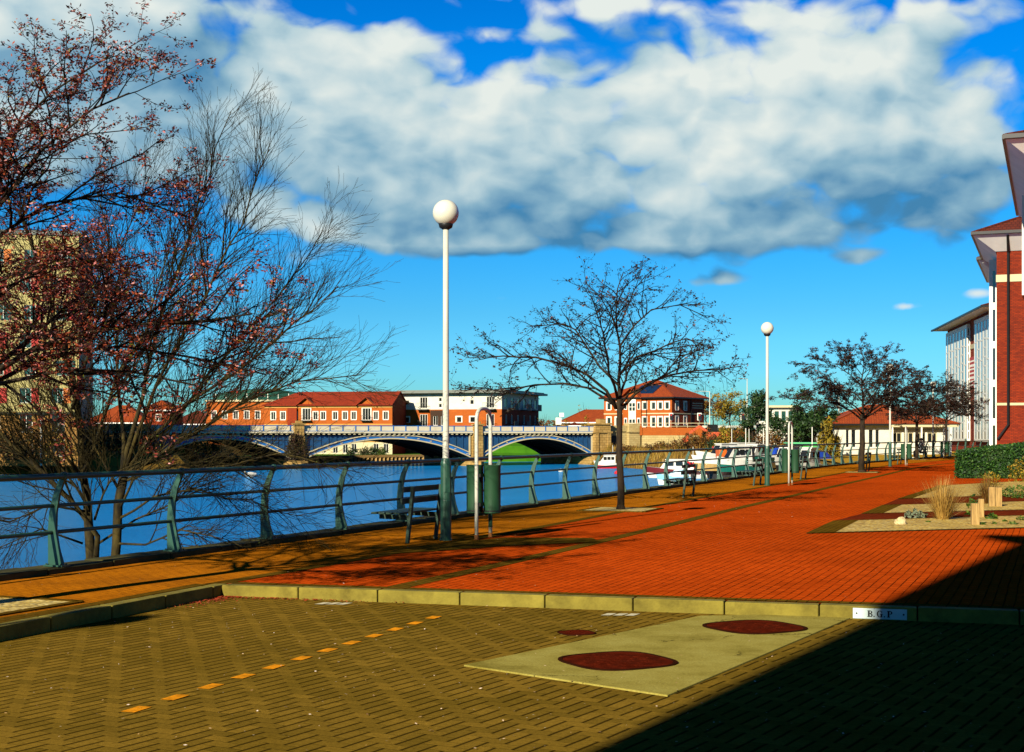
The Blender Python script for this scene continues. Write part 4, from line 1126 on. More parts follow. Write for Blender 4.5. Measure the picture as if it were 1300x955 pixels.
Z5 = lambda zx, zy: ((zx - 590) * .00636, (920 - zy) * .00636)
LIMBS = [  # silhouette limbs of the first tree, picture plane x,z with a depth that drifts
    ([(588, 560), (640, 500), (700, 455), (770, 430), (850, 415), (940, 410), (1010, 398)], .3, .052),
    ([(584, 560), (583, 450), (588, 330), (575, 200), (580, 120), (600, 60)], .1, .062),
    ([(575, 555), (540, 490), (470, 430), (400, 400), (300, 372), (190, 368), (80, 375)], -.5, .05),
    ([(583, 470), (520, 400), (480, 330), (440, 262), (400, 238), (270, 245)], .9, .036),
    ([(588, 430), (640, 370), (700, 350), (800, 308), (880, 345)], -.9, .036),
    ([(586, 330), (640, 250), (700, 192), (800, 172), (895, 215)], .6, .030),
    ([(570, 542), (480, 478), (400, 462), (300, 465), (180, 490), (40, 478)], .8, .042),
    ([(586, 520), (620, 440), (640, 360), (650, 300), (690, 250)], 2.6, .042),
    ([(580, 520), (540, 430), (520, 340), (500, 270), (470, 190)], -2.5, .042),
    ([(588, 545), (660, 480), (720, 440), (760, 380), (800, 370)], -2.0, .040),
    ([(578, 540), (500, 470), (440, 400), (370, 330), (330, 320)], 2.2, .040),
    ([(584, 300), (560, 230), (520, 160), (470, 110)], -.4, .022),
    ([(584, 260), (610, 200), (640, 120), (685, 62)], .5, .020)]
CH_P = [dict(n=3.6, len=.95, ang=48, r=.016, seg=5, trop=.05, up=.25, flat=.6, wob=.17, sides=4, t0=.22, min=4, leaf_from=1),
        dict(n=5.5, len=.42, ang=50, r=.008, seg=4, trop=.02, up=.1, flat=.7, wob=.2, sides=3, t0=.15, min=2),
        dict(n=6.0, len=.17, ang=48, r=.005, seg=3, trop=.03, wob=.25, sides=3, t0=.2, min=1)]
def cherry(base, lab, seed, rz=0.0, scale=1.0, leafmat='cherry_leaf', per=3.0, size=.026, flip=1, P=CH_P, trunk_r=.105, clump=1, wide=1.0, extra=(), patchy=False):
    rg = random.Random(seed); t = thing('cherry_tree', lab, 'tree', base, rz, 'cherry trees along the promenade')
    t.scale = (scale * wide, scale * wide, scale)
    tr = MB(); fz = Z5(585, 560)[1]
    tp = polyline([(0, 0, -.05), (.01 * flip, .01, .5), (-.03 * flip, .02, 1.2), (-.02 * flip, 0, fz - .2), (-.03 * flip, 0, fz + .25)], rg, jit=.006)
    tr.tube(tp, radii(len(tp), trunk_r, trunk_r * .72, 1), 12); tr.tube([(0, 0, -.06), (0, 0, .12)], [trunk_r * 1.55, trunk_r * 1.0], 12, cap=False)
    br = MB(); tips = []
    for pts, dep, r in LIMBS + list(extra):
        m = len(pts); P3 = []
        for i, (zx, zy) in enumerate(pts):
            x, z = Z5(zx, zy); f = (i / (m - 1)) ** .8
            P3.append((x * flip, dep * f, z))
        q = polyline(P3, rg, jit=.035)
        tr.tube(q, radii(len(q), r * .84, .009, .7), 7)
        sprout(br, rg, q, r, .010, 0, P, tips)
    tr.build('trunk', M['bark'], t, smooth=True); br.build('branches', M['twig'], t)
    if patchy: tips = [q for q in tips if noise.noise(q[0] * 1.3) > -.16 - .3 * rg.random()]
    lv = MB(); leaves_on(lv, rg, tips, per, size, .03, clump=clump); lv.build('foliage', M[leafmat], t)
    return t
CHM = [dict(CH_P[0], n=5.0, len=1.05, flat=.35, trop=.01, up=.08), dict(CH_P[1], n=6.5), dict(CH_P[2], n=6.5)]
CHD = [dict(CH_P[0], n=5.0), dict(CH_P[1], n=7), CH_P[2]]
cherry(TREE_POS[0], 'sparse spreading cherry tree on the brown strip to the right of the nearest bins', 21, per=2.6, size=.033, scale=.955, wide=1.06, leafmat='dark_leaf', P=CHM, trunk_r=.080)
cherry(TREE_POS[1], 'dense dark cherry tree with a wide crown before the orange roofed bungalow', 22, rz=R(150), scale=1.0, wide=1.34, leafmat='dark_leaf', per=12, size=.036, P=CHM)
cherry(TREE_POS[2], 'smaller dark cherry tree beside the third pair of hoop bins', 23, rz=R(70), scale=1.0, wide=1.15, leafmat='dark_leaf', per=12, size=.040, P=CHM)
cherry(TREE_POS[3], 'last cherry tree of the row, close to the far brick block with white bays', 24, rz=R(215), scale=1.15, leafmat='dark_leaf', per=8, size=.042, P=CHM)
CHN = [dict(CH_P[0], n=5.6, len=1.2, wob=.2), dict(CH_P[1], n=7, len=.5, wob=.24), dict(CH_P[2], n=6)]
cherry(TREE_POS[4], 'blossoming cherry tree leaning in from the left edge with reddish young leaves', 25, rz=R(-8), scale=.84, per=3.2, size=.020, P=CHN, clump=6, patchy=True, trunk_r=.13, wide=1.24, extra=[([(584, 400), (600, 260), (640, 120), (720, 0), (800, -60)], .2, .03), ([(590, 360), (660, 220), (740, 120), (820, 60), (880, 40)], -.5, .028), ([(588, 540), (680, 520), (780, 500), (880, 505), (980, 530)], -.6, .04), ([(588, 535), (700, 470), (800, 450), (900, 470), (1000, 500)], .9, .04)])

def willow():
    base = Vector((-5.95, 21.0, -1.7)); u = .01167
    t = thing('willow_bush', 'bare many stemmed willow rooted below the quay behind the railing', 'tree', base)
    rg = random.Random(31); tr = MB(); br = MB(); tips = []
    def W(px, py, dy=0.0): return Vector(((px - 140) * u, dy, (552 - py) * u + 1.65 + 1.7))
    S = [([(143, 745), (148, 690), (150, 640), (158, 600)], .085, .07, 0, 0),
         ([(118, 745), (112, 690), (100, 600), (92, 520), (72, 440), (40, 350), (8, 260)], .10, .02, .5, 1),
         ([(120, 735), (128, 680), (104, 640), (70, 600), (30, 560), (-20, 500)], .06, .015, -.8, 1),
         ([(158, 600), (185, 560), (230, 515), (300, 470), (345, 432), (395, 390), (425, 360)], .045, .008, .4, 1),
         ([(158, 602), (200, 580), (260, 545), (320, 508), (380, 486), (425, 482), (465, 478)], .040, .006, -.6, 1),
         ([(156, 600), (170, 540), (185, 470), (205, 390), (232, 320), (250, 250), (270, 185), (290, 138)], .050, .006, .2, 1),
         ([(155, 600), (150, 530), (140, 450), (128, 380), (120, 300), (100, 230)], .045, .007, .9, 1),
         ([(160, 595), (190, 520), (225, 450), (270, 380), (300, 320), (330, 260), (355, 205)], .040, .006, -.9, 1),
         ([(165, 590), (215, 540), (260, 470), (320, 400), (365, 340), (400, 280)], .038, .006, .9, 1),
         ([(100, 610), (130, 540), (150, 480), (190, 420), (210, 350), (235, 280)], .035, .006, -.3, 1),
         ([(92, 520), (110, 450), (118, 380), (150, 300), (180, 220)], .034, .006, .4, 1),
         ([(160, 610), (230, 590), (300, 590), (360, 575), (420, 590), (470, 600)], .030, .004, -.7, 2),
         ([(148, 660), (200, 630), (260, 620), (330, 632), (390, 650), (440, 640)], .026, .004, -1.2, 2),
         ([(146, 690), (190, 690), (240, 670), (300, 680), (350, 700)], .024, .004, -1.0, 2),
         ([(125, 690), (170, 660), (215, 640), (270, 590), (320, 560)], .024, .004, .5, 2),
         ([(72, 440), (50, 420), (10, 400), (-40, 340)], .03, .006, .5, 1),
         ([(112, 650), (70, 640), (30, 660), (-10, 650)], .026, .005, -.9, 2), ([(105, 690), (60, 670), (20, 690), (-20, 700)], .022, .004, -.8, 2), ([(110, 640), (80, 590), (60, 560), (30, 520)], .03, .005, -.6, 1), ([(150, 650), (180, 600), (230, 560), (290, 540)], .028, .005, -.9, 1), ([(120, 660), (150, 600), (200, 580), (240, 600)], .024, .004, -.6, 2), ([(100, 600), (60, 540), (20, 480)], .03, .005, -.5, 1), ([(150, 620), (120, 560), (80, 520), (60, 470)], .03, .005, -.4, 1)]
    P1 = [dict(n=8.5, len=1.15, ang=34, r=.013, seg=6, trop=.05, up=.25, wob=.10, sides=4, t0=.22, min=4, leaf_from=0),
          dict(n=7.5, len=.70, ang=30, r=.007, seg=5, trop=.04, up=.2, wob=.10, sides=3, t0=.15, min=2),
          dict(n=5.5, len=.36, ang=28, r=.0042, seg=3, trop=.03, wob=.12, sides=3, t0=.2, min=1)]
    P2 = [dict(P1[0], trop=-.02, up=-.1, ang=40, len=.8), dict(P1[1], trop=-.01, up=0, ang=38), dict(P1[2], trop=-.02)]
    for pts, r0, r1, dep, kind in S:
        m = len(pts); q = polyline([W(x, y, dep * (i / (m - 1))) for i, (x, y) in enumerate(pts)], rg, jit=.03)
        tr.tube(q, radii(len(q), r0 * .82, r1, .8), 8)
        if kind: sprout(br, rg, q, r0 * .8, r1, 0, P1 if kind == 1 else P2, tips)
    tr.build('trunk', M['bark_olive'], t, smooth=True); br.build('branches', M['twig_olive'], t)
    lv = MB(); leaves_on(lv, rg, tips, .12, .014, .01); lv.build('buds', M['green_leaf'], t)
willow()

# ------------------------------------------------------------------ shrubs and far trees
def bush(c, rx, ry, rz_, n, ls, mat, lab, seed, name='bush', cat='bush', group=None, twig='twig', stems=40, hole=.12):
    t = thing(name, lab, cat, c, 0, group); rg = random.Random(seed); mb = MB(); st = MB()
    k = 0; tries = 0
    while k < n and tries < n * 12:
        tries += 1
        p = Vector((rg.uniform(-1, 1), rg.uniform(-1, 1), rg.uniform(0, 1)))
        r = math.sqrt(p.x ** 2 + p.y ** 2 + (p.z * 1.0) ** 2)
        edge = .78 + .42 * noise.noise(Vector((p.x * 1.9 + seed, p.y * 1.9, p.z * 1.9)))
        if r > edge or r < edge * .35: continue
        if noise.noise(Vector((p.x * 4 + seed, p.y * 4, p.z * 4 + 7))) < -.35 + hole: continue
        leaf(mb, Vector((p.x * rx, p.y * ry, p.z * rz_)), ls * rg.uniform(.6, 1.4), rg); k += 1
    for i in range(stems):
        a = rg.uniform(0, 2 * PI); e = rg.random() ** .5; q = [Vector((rg.uniform(-.2, .2) * rx, rg.uniform(-.2, .2) * ry, 0))]
        end = Vector((rx * e * math.cos(a) * .95, ry * e * math.sin(a) * .95, rz_ * rg.uniform(.5, 1.02) * math.sqrt(max(.05, 1 - e * e * .7))))
        for j in (1, 2, 3): q.append(q[0].lerp(end, j / 3) + Vector((rg.gauss(0, .06) * rx, rg.gauss(0, .06) * ry, rg.gauss(0, .04) * rz_)))
        st.tube(q, radii(4, .035 * rz_ ** .5, .01), 3, cap=False)
    st.build('stems', M[twig], t); mb.build('foliage', M[mat], t)
    return t
def far_tree(c, h, r, n, ls, mat, lab, seed, trunk=.3, name='tree', group=None, bare=False, squash=.9, trunk_r=.16):
    t = thing(name, lab, 'tree', c, 0, group); rg = random.Random(seed); tr = MB(); lv = MB(); tips = []
    tp = polyline([(0, 0, -.3), (.05, 0, h * trunk), (rg.uniform(-.1, .1), .1, h * .75), (0, 0, h * .97)], rg, jit=.02)
    tr.tube(tp, radii(len(tp), trunk_r, .02, 1), 7)
    br = MB(); main = []
    for i in range(14):
        z = h * (trunk + (.85 - trunk) * rg.random()); a = rg.uniform(0, 2 * PI); e = r * rg.uniform(.6, 1.0) * math.sqrt(max(.1, 1 - ((z / h - .5) / .62) ** 2))
        q = polyline([(0, 0, z * .8), (math.cos(a) * e * .5, math.sin(a) * e * .5, z + h * .03), (math.cos(a) * e, math.sin(a) * e, z + h * rg.uniform(.06, .2))], rg, jit=.05)
        br.tube(q, radii(len(q), trunk_r * .4, .015), 4); 
        sprout(br, rg, q, trunk_r * .3, .015, 0, [dict(n=2.2, len=h * .18, ang=42, r=.03, seg=4, trop=.06, up=.3, wob=.12, sides=3, leaf_from=0), dict(n=2.5, len=h * .09, ang=38, r=.016, seg=3, trop=.05, up=.2, wob=.15, sides=3)], tips)
    tr.build('trunk', M['bark'], t, smooth=True); br.build('branches', M['twig'], t)
    if not bare:
        per = n / max(1, len(tips)); leaves_on(lv, rg, tips, per, ls, ls * 1.3); lv.build('foliage', M[mat], t)
    return t
# brown scrub on the bank right of the abutment
SCR = 'scrub bushes on the bank behind the moored boats'
for i, (px, d, z, rx, h, mat, lab) in enumerate([
    (806, 208, -1.4, 4.2, 1.7, 'brown_leaf', 'low rust brown scrub at the foot of the pale retaining wall'),
    (842, 196, -1.0, 2.6, 2.2, 'brown_leaf', 'low brown bush to the left of the red trimmed cruiser cabin'),
    (874, 186, -.8, 2.6, 3.2, 'brown_leaf', 'ginger brown bush below the right end of the retaining wall'),
    (893, 180, -.9, 2.4, 3.8, 'brown_leaf', 'tall ginger bush just below the orange digger'),
    (912, 172, -.8, 2.0, 2.7, 'dark_green_leaf', 'dark green bush under the middle of the orange digger'),
    (929, 165, -.6, 2.3, 4.2, 'yellow_leaf', 'yellow green bush to the right of the orange digger'),
    (944, 158, -.6, 1.7, 4.3, 'brown_leaf', 'olive brown bush beside the tall ivy clad tree'),
    (985, 140, -.4, 3.0, 3.0, 'brown_leaf', 'dark brown bush below the white modern house'),
    (1052.5, 106, -.3, 1.05, 3.1, 'yellow_leaf', 'tall golden bush at the left corner of the white bungalow')]):
    bush(at(px, d, z), rx * (1.2 if i < 8 else 1), rx, h * (.95 if 1 < i < 5 else 1.1), 2300, .14, mat, lab, 40 + i, group=SCR if i < 8 else None, stems=70)
far_tree(at(955, 146, -.3), 6.3, 1.5, 4200, .15, 'dark_green_leaf', 'tall ivy clad tree to the left of the second lamp post', 61, .1)
far_tree(at(1008, 122, -.3), 5.6, 2.6, 5200, .15, 'dark_green_leaf', 'dark green tree above the green shed', 62, .15)
far_tree(at(1035, 118, -.3), 4.4, 2.4, 4200, .15, 'dark_green_leaf', 'dark evergreen between the green shed and the bungalow', 63, .12)
far_tree(at(905, 262, 2.2), 6.2, 4.0, 2200, .22, 'brown_leaf', 'russet leaved tree right of the hip roofed brick office', 64, .25)
far_tree(at(926, 258, 2.2), 7.4, 3.4, 2200, .22, 'yellow_leaf', 'yellow green tree behind the tall grey street light', 65, .25)
far_tree(at(896, 285, 2.2), 10.5, 3.6, 0, .2, 'brown_leaf', 'bare tall tree just right of the brick office roof', 66, .25, bare=True)
far_tree(at(946, 280, 2.2), 8.0, 3.2, 0, .2, 'brown_leaf', 'bare tree between the street light and the ivy clad tree', 67, .25, bare=True)
far_tree(at(966, 190, 0), 7.4, 1.3, 0, .2, 'brown_leaf', 'small thin bare tree just left of the second lamp pole, above the ivy clad tree', 68, .5, bare=True)
for i, (px, d, h, r, mat, lab) in enumerate([(690, 262, 5.0, 2.4, 'brown_leaf', 'russet bush at the right end of the white topped flats'), (705, 268, 4.2, 2.2, 'brown_leaf', 'brown bush beside the white signs on the bridge approach'),
    (722, 270, 3.6, 2.6, 'yellow_leaf', 'olive bush in front of the long orange roof'), (744, 266, 4.6, 2.2, 'yellow_leaf', 'yellow green bush below the orange roof by the stone pier'), (742, 305, 8.2, 2.4, 'yellow_leaf', 'tall yellow green bush rising above the long orange roof'), (760, 262, 3.4, 1.8, 'brown_leaf', 'brown bush just left of the brick office')]):
    bush(at(px, d, 1.0 if d < 300 else 1.0), r, r, h, 900, .17, mat, lab, 70 + i, group='bushes beyond the bridge')
# left bank scrub
for i, (px, d, z, rx, h, mat, lab) in enumerate([(-30, 158, -1.0, 5, 6, 'brown_leaf', 'brown bank bush at the far left behind the willow'), (20, 162, -1.2, 4.4, 5.6, 'brown_leaf', 'rusty bush in front of the cream flats, left of the willow trunk'),
    (66, 166, -1.2, 4.2, 5.0, 'yellow_leaf', 'olive bush before the right end of the cream flats'), (108, 170, -1.2, 4.0, 6.4, 'brown_leaf', 'tall brown bush below the dark side wall of the cream flats'), (146, 174, -1.2, 4.0, 6.6, 'brown_leaf', 'brown bush between the cream flats and the small red house'),
    (182, 178, -1.2, 3.2, 4.8, 'brown_leaf', 'bush on the bank below the small red house'), (214, 190, -1.0, 2.8, 4.2, 'yellow_leaf', 'yellowish bush at the left end of the iron bridge'), (240, 208, -.8, 3.0, 2.6, 'green_leaf', 'green bush under the left arch of the bridge'), (262, 213, -.8, 3.2, 2.2, 'yellow_leaf', 'low yellow green shrub under the left arch, right of the green one')]):
    bush(at(px, d, z), rx, rx * .8, h, 1500, .16, mat, lab, 90 + i, group='bushes on the far left bank', stems=90)
for i, (px, lab) in enumerate([(447, 'dark bush to the left under the middle arch'), (462, 'dark bush second from the left under the middle arch'), (474, 'bush right of the tan pilaster under the middle arch'), (484, 'small bush nearest the grass tip under the middle arch')]):
    bush(at(px, 239, -1.8), 1.4, 1.0, 1.6, 500, .13, 'dark_green_leaf' if i < 3 else 'green_leaf', lab, 110 + i, group='bushes under the middle arch')
bush(at(377, 190.5, -1.8), 1.7, 1.4, 5.2, 2600, .15, 'dark_leaf', 'dead brown creeper clinging to the left river pier of the bridge', 120, name='creeper', cat='plant', stems=120)

def reeds():
    mb = MB(); rg = random.Random(5)
    for i in range(5200):
        k = rg.randrange(4, 9); a = Vector((*SHORE[k], 0)); b_ = Vector((*SHORE[k + 1], 0)) if k < 8 else a + Vector((1, 2, 0)); p = a.lerp(b_, rg.random()); t = (b_ - a).normalized(); nrm = Vector((-t.y, t.x, 0))
        u = rg.uniform(.2, 3.4); p = p + nrm * u; z = -.3 - u * .78
        if noise.noise(Vector((p.x * .35, p.y * .35, 0))) < -.18: continue
        blade(mb, (p.x, p.y, z), Vector((rg.gauss(0, .2), rg.gauss(0, .2), 1)), rg.uniform(.5, 1.25), rg.uniform(.02, .05), rg.uniform(.1, .8), rg, 3)
    tag(mb.build('reeds', island_mat('reed', [(0, (.10, .05, .008)), (.5, (.26, .15, .018)), (.85, (.36, .23, .035)), (1, (.12, .13, .012))], trans=.2)), kind='stuff')
reeds()
# ================================================================== buildings
def facade(mb, p0, p1, z0, z1, ops, rev=.12, mi=0):
    """wall face from p0 to p1 (outward normal on the right hand), with recessed openings (s0, s1, za, zb)"""
    p0 = Vector((p0[0], p0[1], 0)); p1 = Vector((p1[0], p1[1], 0)); L = (p1 - p0).length; t = (p1 - p0) / L; n = Vector((t.y, -t.x, 0))
    xs = sorted({0.0, L, *[o[0] for o in ops], *[o[1] for o in ops]}); zs = sorted({z0, z1, *[o[2] for o in ops], *[o[3] for o in ops]})
    def P(s, z, d=0): v = p0 + t * s - n * d; return (v.x, v.y, z)
    def inside(s, z): return any(o[0] < s < o[1] and o[2] < z < o[3] for o in ops)
    for a, b_ in zip(xs, xs[1:]):
        run = None
        for c, d in zip(zs, zs[1:]):
            if not inside((a + b_) / 2, (c + d) / 2): 
                if run is None: run = [c, d]
                else: run[1] = d
            else:
                if run: mb.poly([P(a, run[0]), P(b_, run[0]), P(b_, run[1]), P(a, run[1])], mi); run = None
        if run: mb.poly([P(a, run[0]), P(b_, run[0]), P(b_, run[1]), P(a, run[1])], mi)
    for s0, s1, za, zb in ops:
        mb.poly([P(s0, za), P(s1, za), P(s1, za, rev), P(s0, za, rev)], mi); mb.poly([P(s0, zb, rev), P(s1, zb, rev), P(s1, zb), P(s0, zb)], mi)
        mb.poly([P(s0, za), P(s0, za, rev), P(s0, zb, rev), P(s0, zb)], mi); mb.poly([P(s1, za, rev), P(s1, za), P(s1, zb), P(s1, zb, rev)], mi)
    return p0, t, n
def window(parent, p0, p1, op, rev, frame='win_white', glass='glass_dark', cols=2, rows=1, fw=.07, name='window', sub=False, panel=None, sill=True, surround=None):
    p0 = Vector((p0[0], p0[1], 0)); p1 = Vector((p1[0], p1[1], 0)); t = (p1 - p0).normalized(); n = Vector((t.y, -t.x, 0)); s0, s1, za, zb = op
    f = MB(); g = f if not sub else MB(); gi = 0 if sub else 1
    def q(mb, a, b_, c, d, o0, o1, mi):
        k = len(mb.v)
        for o in (o0, o1):
            for s, z in ((a, c), (b_, c), (b_, d), (a, d)):
                v = p0 + t * s + n * o; mb.v.append((v.x, v.y, z))
        for fc in ((0, 3, 2, 1), (4, 5, 6, 7), (0, 1, 5, 4), (1, 2, 6, 5), (2, 3, 7, 6), (3, 0, 4, 7)): mb.f.append(tuple(k + i for i in fc)); mb.m.append(mi)
    d0, d1 = -rev - .03, -rev + .05
    q(f, s0, s1, za, za + fw, d0, d1, 0); q(f, s0, s1, zb - fw, zb, d0, d1, 0); q(f, s0, s0 + fw, za + fw, zb - fw, d0, d1, 0); q(f, s1 - fw, s1, za + fw, zb - fw, d0, d1, 0)
    for i in range(1, cols): x = s0 + (s1 - s0) * i / cols; q(f, x - fw * .4, x + fw * .4, za + fw, zb - fw, d0, d1 - .01, 0)
    for i in range(1, rows): z = za + (zb - za) * i / rows; q(f, s0 + fw, s1 - fw, z - fw * .4, z + fw * .4, d0, d1 - .02, 0)
    q(g, s0 + .005, s1 - .005, za + .005, zb - .005, -rev - .05, -rev - .005, gi)
    if sill: q(f, s0 - .06, s1 + .06, za - .08, za - .004, -.01, .07, 0)
    if surround: 
        w = surround; q(f, s0 - w, s0 - .003, za, zb + w, -.02, .035, 0); q(f, s1 + .003, s1 + w, za, zb + w, -.02, .035, 0); q(f, s0 - .003, s1 + .003, zb + .003, zb + w, -.02, .035, 0)
    o = f.build(name, [M[frame]] + ([] if sub else [M[glass]]), parent)
    if sub: g.build('pane', M[glass], o)
    return o
def hip_roof(x0, x1, y0, y1, ze, rise, over, th=.18):
    """roof tiles mesh and eaves mesh for a rectangle"""
    r = MB(); X0, X1, Y0, Y1 = x0 - over, x1 + over, y0 - over, y1 + over
    w, d = X1 - X0, Y1 - Y0; h = min(w, d) / 2
    if w >= d: a = (X0 + h, (Y0 + Y1) / 2, ze + rise); b_ = (X1 - h, (Y0 + Y1) / 2, ze + rise)
    else: a = ((X0 + X1) / 2, Y0 + h, ze + rise); b_ = ((X0 + X1) / 2, Y1 - h, ze + rise)
    A, B_, C, D = (X0, Y0, ze), (X1, Y0, ze), (X1, Y1, ze), (X0, Y1, ze)
    if w >= d: r.poly([A, B_, b_, a]); r.poly([B_, C, b_]); r.poly([C, D, a, b_]); r.poly([D, A, a])
    else: r.poly([A, B_, a]); r.poly([B_, C, b_, a]); r.poly([C, D, b_]); r.poly([D, A, a, b_])
    e = MB(); e.box(X0 + .01, X1 - .01, Y0 + .01, Y1 - .01, ze - th, ze - .004)
    # ridge and hip caps
    for p, q in ((a, b_), (A, a), (D, a), (B_, b_), (C, b_)) if w >= d else ((a, b_), (A, a), (B_, a), (C, b_), (D, b_)):
        if (Vector(p) - Vector(q)).length > .1: r.beam((p[0], p[1], p[2] + .03), (q[0], q[1], q[2] + .03), .22, .08)
    return r, e
def gutters(mb, x0, x1, y0, y1, z, over, r=.07):
    X0, X1, Y0, Y1 = x0 - over, x1 + over, y0 - over, y1 + over
    for a, b_ in (((X0, Y0), (X1, Y0)), ((X1, Y0), (X1, Y1)), ((X0, Y1), (X0, Y0))): mb.beam((*a, z), (*b_, z), r * 2, r * 2)

def shell(parent, w, d, h, wallmat, ops_front=(), ops_left=(), ops_right=(), rev=.12, z0=-2.5, name='wall'):
    mb = MB()
    facade(mb, (0, 0), (w, 0), z0, h, ops_front, rev); facade(mb, (w, 0), (w, d), z0, h, ops_right, rev)
    facade(mb, (w, d), (0, d), z0, h, (), rev); facade(mb, (0, d), (0, 0), z0, h, ops_left, rev)
    mb.poly([(0, 0, h), (w, 0, h), (w, d, h), (0, d, h)])
    return mb.build(name, M[wallmat], parent)

# ---- right hand row of brick blocks beside the promenade
def right_block(name, lab, org, rz, w, d, h, bay, lower=True, roof_rise=2.6, pipe=None, over=1.25):
    t = thing(name, lab, 'building', org, rz)
    ops = []
    for k in range(4): ops += [(5.2, 6.6, 1.1 + k * 2.9, 2.6 + k * 2.9), (9.0, 10.4, 1.1 + k * 2.9, 2.6 + k * 2.9)]
    mb = MB(); facade(mb, (0, 0), (w, 0), 3.42, h - .85, [o for o in ops if o[2] > 3.5], .12); facade(mb, (w, 0), (w, d), -.2, h - .85, (), .12); facade(mb, (w, d), (0, d), -.2, h - .85, (), .12); facade(mb, (0, d), (0, 0), -.2, h - .85, (), .12)
    facade(mb, (0, 0), (w, 0), -.2, 3.28, [o for o in ops if o[3] < 3.3], .12)
    mb.build('wall', M['brick_deep'], t)
    b_ = MB(); b_.box(-.03, w + .03, -.03, .2, 3.28, 3.42); b_.build('stone_band', M['cream'], t); b_ = MB(); b_.box(-.03, w + .03, -.035, .2, h - 2.55, h - 2.15); b_.build('stone_band', M['cream'], t)
    f = MB(); o_ = over - .04; lo_ = [(-.06, -.06, h - .85), (w + .06, -.06, h - .85), (w + .06, d + .06, h - .85), (-.06, d + .06, h - .85)]; hi_ = [(-o_, -o_, h - .03), (w + o_, -o_, h - .03), (w + o_, d + o_, h - .03), (-o_, d + o_, h - .03)]
    for i in range(4): k = (i + 1) % 4; f.poly([lo_[i], lo_[k], hi_[k], hi_[i]])
    f.build('splayed_soffit', M['soffit'], t)
    r, e = hip_roof(0, w, 0, d, h + .12, roof_rise, over, .14); r.build('roof', M['roof_brown'], t); e.build('soffit', M['soffit'], t)
    g = MB(); gutters(g, 0, w, 0, d, h + .07, over + .03, .08); g.build('gutter', M['gutter'], t)
    for o in ops: window(t, (0, 0), (w, 0), o, .12, 'win_white', 'glass_dark', 2, 1, sub=True)
    if pipe is not None:
        p = MB(); p.tube([(pipe, -over * .9, h - .06), (pipe, -.14, h - .95), (pipe, -.12, 2.2), (pipe - .55, -.12, 1.4)], .075, 8); p.build('downpipe', M['gutter'], t)
    if bay:
        y0, y1, z0, z1, pr = bay
        win_bay(t, [(0 - .004, y1), (-pr, y1), (-pr, y0), (-.004, y0)], z0, z1, 3, 5)
    return t
def win_bay(t, loop, z0, z1, cols, rows, name='bay_window', sub=True, fr='win_white'):
    """white framed glazed bay; loop of plan points, outward on the right hand"""
    f = MB(); gl = MB(); gb = MB(); panes = []
    for p0, p1 in zip(loop, loop[1:]):
        p0v = Vector((*p0, 0)); p1v = Vector((*p1, 0)); L = (p1v - p0v).length; tt = (p1v - p0v) / L; n = Vector((tt.y, -tt.x, 0))
        c = cols if L > 3 else 1; c = c if L > 3 else 1; ops = []
        rg = random.Random(int(L * 100))
        for i in range(c):
            s0 = L * (i + (.24 if c > 1 else .36)) / c; s1 = L * (i + (.74 if c > 1 else .62)) / c; tall = (i % 2 == 0 and c > 1)
            k = rows if not tall else max(2, rows // 2)
            for j in range(k):
                a = z0 + .25 + (z1 - z0 - .5) * j / k; b_ = z0 + .25 + (z1 - z0 - .5) * (j + (.93 if tall else .82)) / k
                ops.append((s0, s1, a, b_)); 
                mb = gb if tall else gl
                q = [p0v + tt * s0 - n * .022, p0v + tt * s1 - n * .022]
                mb.poly([(q[0].x, q[0].y, a), (q[1].x, q[1].y, a), (q[1].x, q[1].y, b_), (q[0].x, q[0].y, b_)])
        facade(f, p0, p1, z0, z1, ops, .03)
        panes += [(gl, 'glass_dark'), (gb, 'glass_blue')]; gl = MB(); gb = MB()
    n = len(loop); f.poly([(p[0], p[1], z1) for p in loop]); f.poly([(p[0], p[1], z0) for p in reversed(loop)])
    o = f.build(name, M[fr], t)
    for g, gm in panes:
        if g.f: g.build('pane', M[gm], o)
    return o
RZ_ROW = R(-21)
right_block('brick_block', 'nearest red brick block at the right edge with high jutting eaves', (19.95, 53.6, 0), RZ_ROW, 14, 17.5, 12.7, (7.0, 9.2, 7.6, 11.85, .78), over=1.2)
right_block('brick_block', 'deep red brick block with a black downpipe standing behind the hedge', (27.0, 79, 0), RZ_ROW, 14, 9.5, 12.7, (3.8, 6.4, .1, 11.85, .55), pipe=.62, over=1.2)
right_block('brick_block', 'brick block whose small eaves corner peeps out behind the one with the downpipe', (31.1, 90.6, 0), RZ_ROW, 14, 12, 12.75, None, over=1.2)
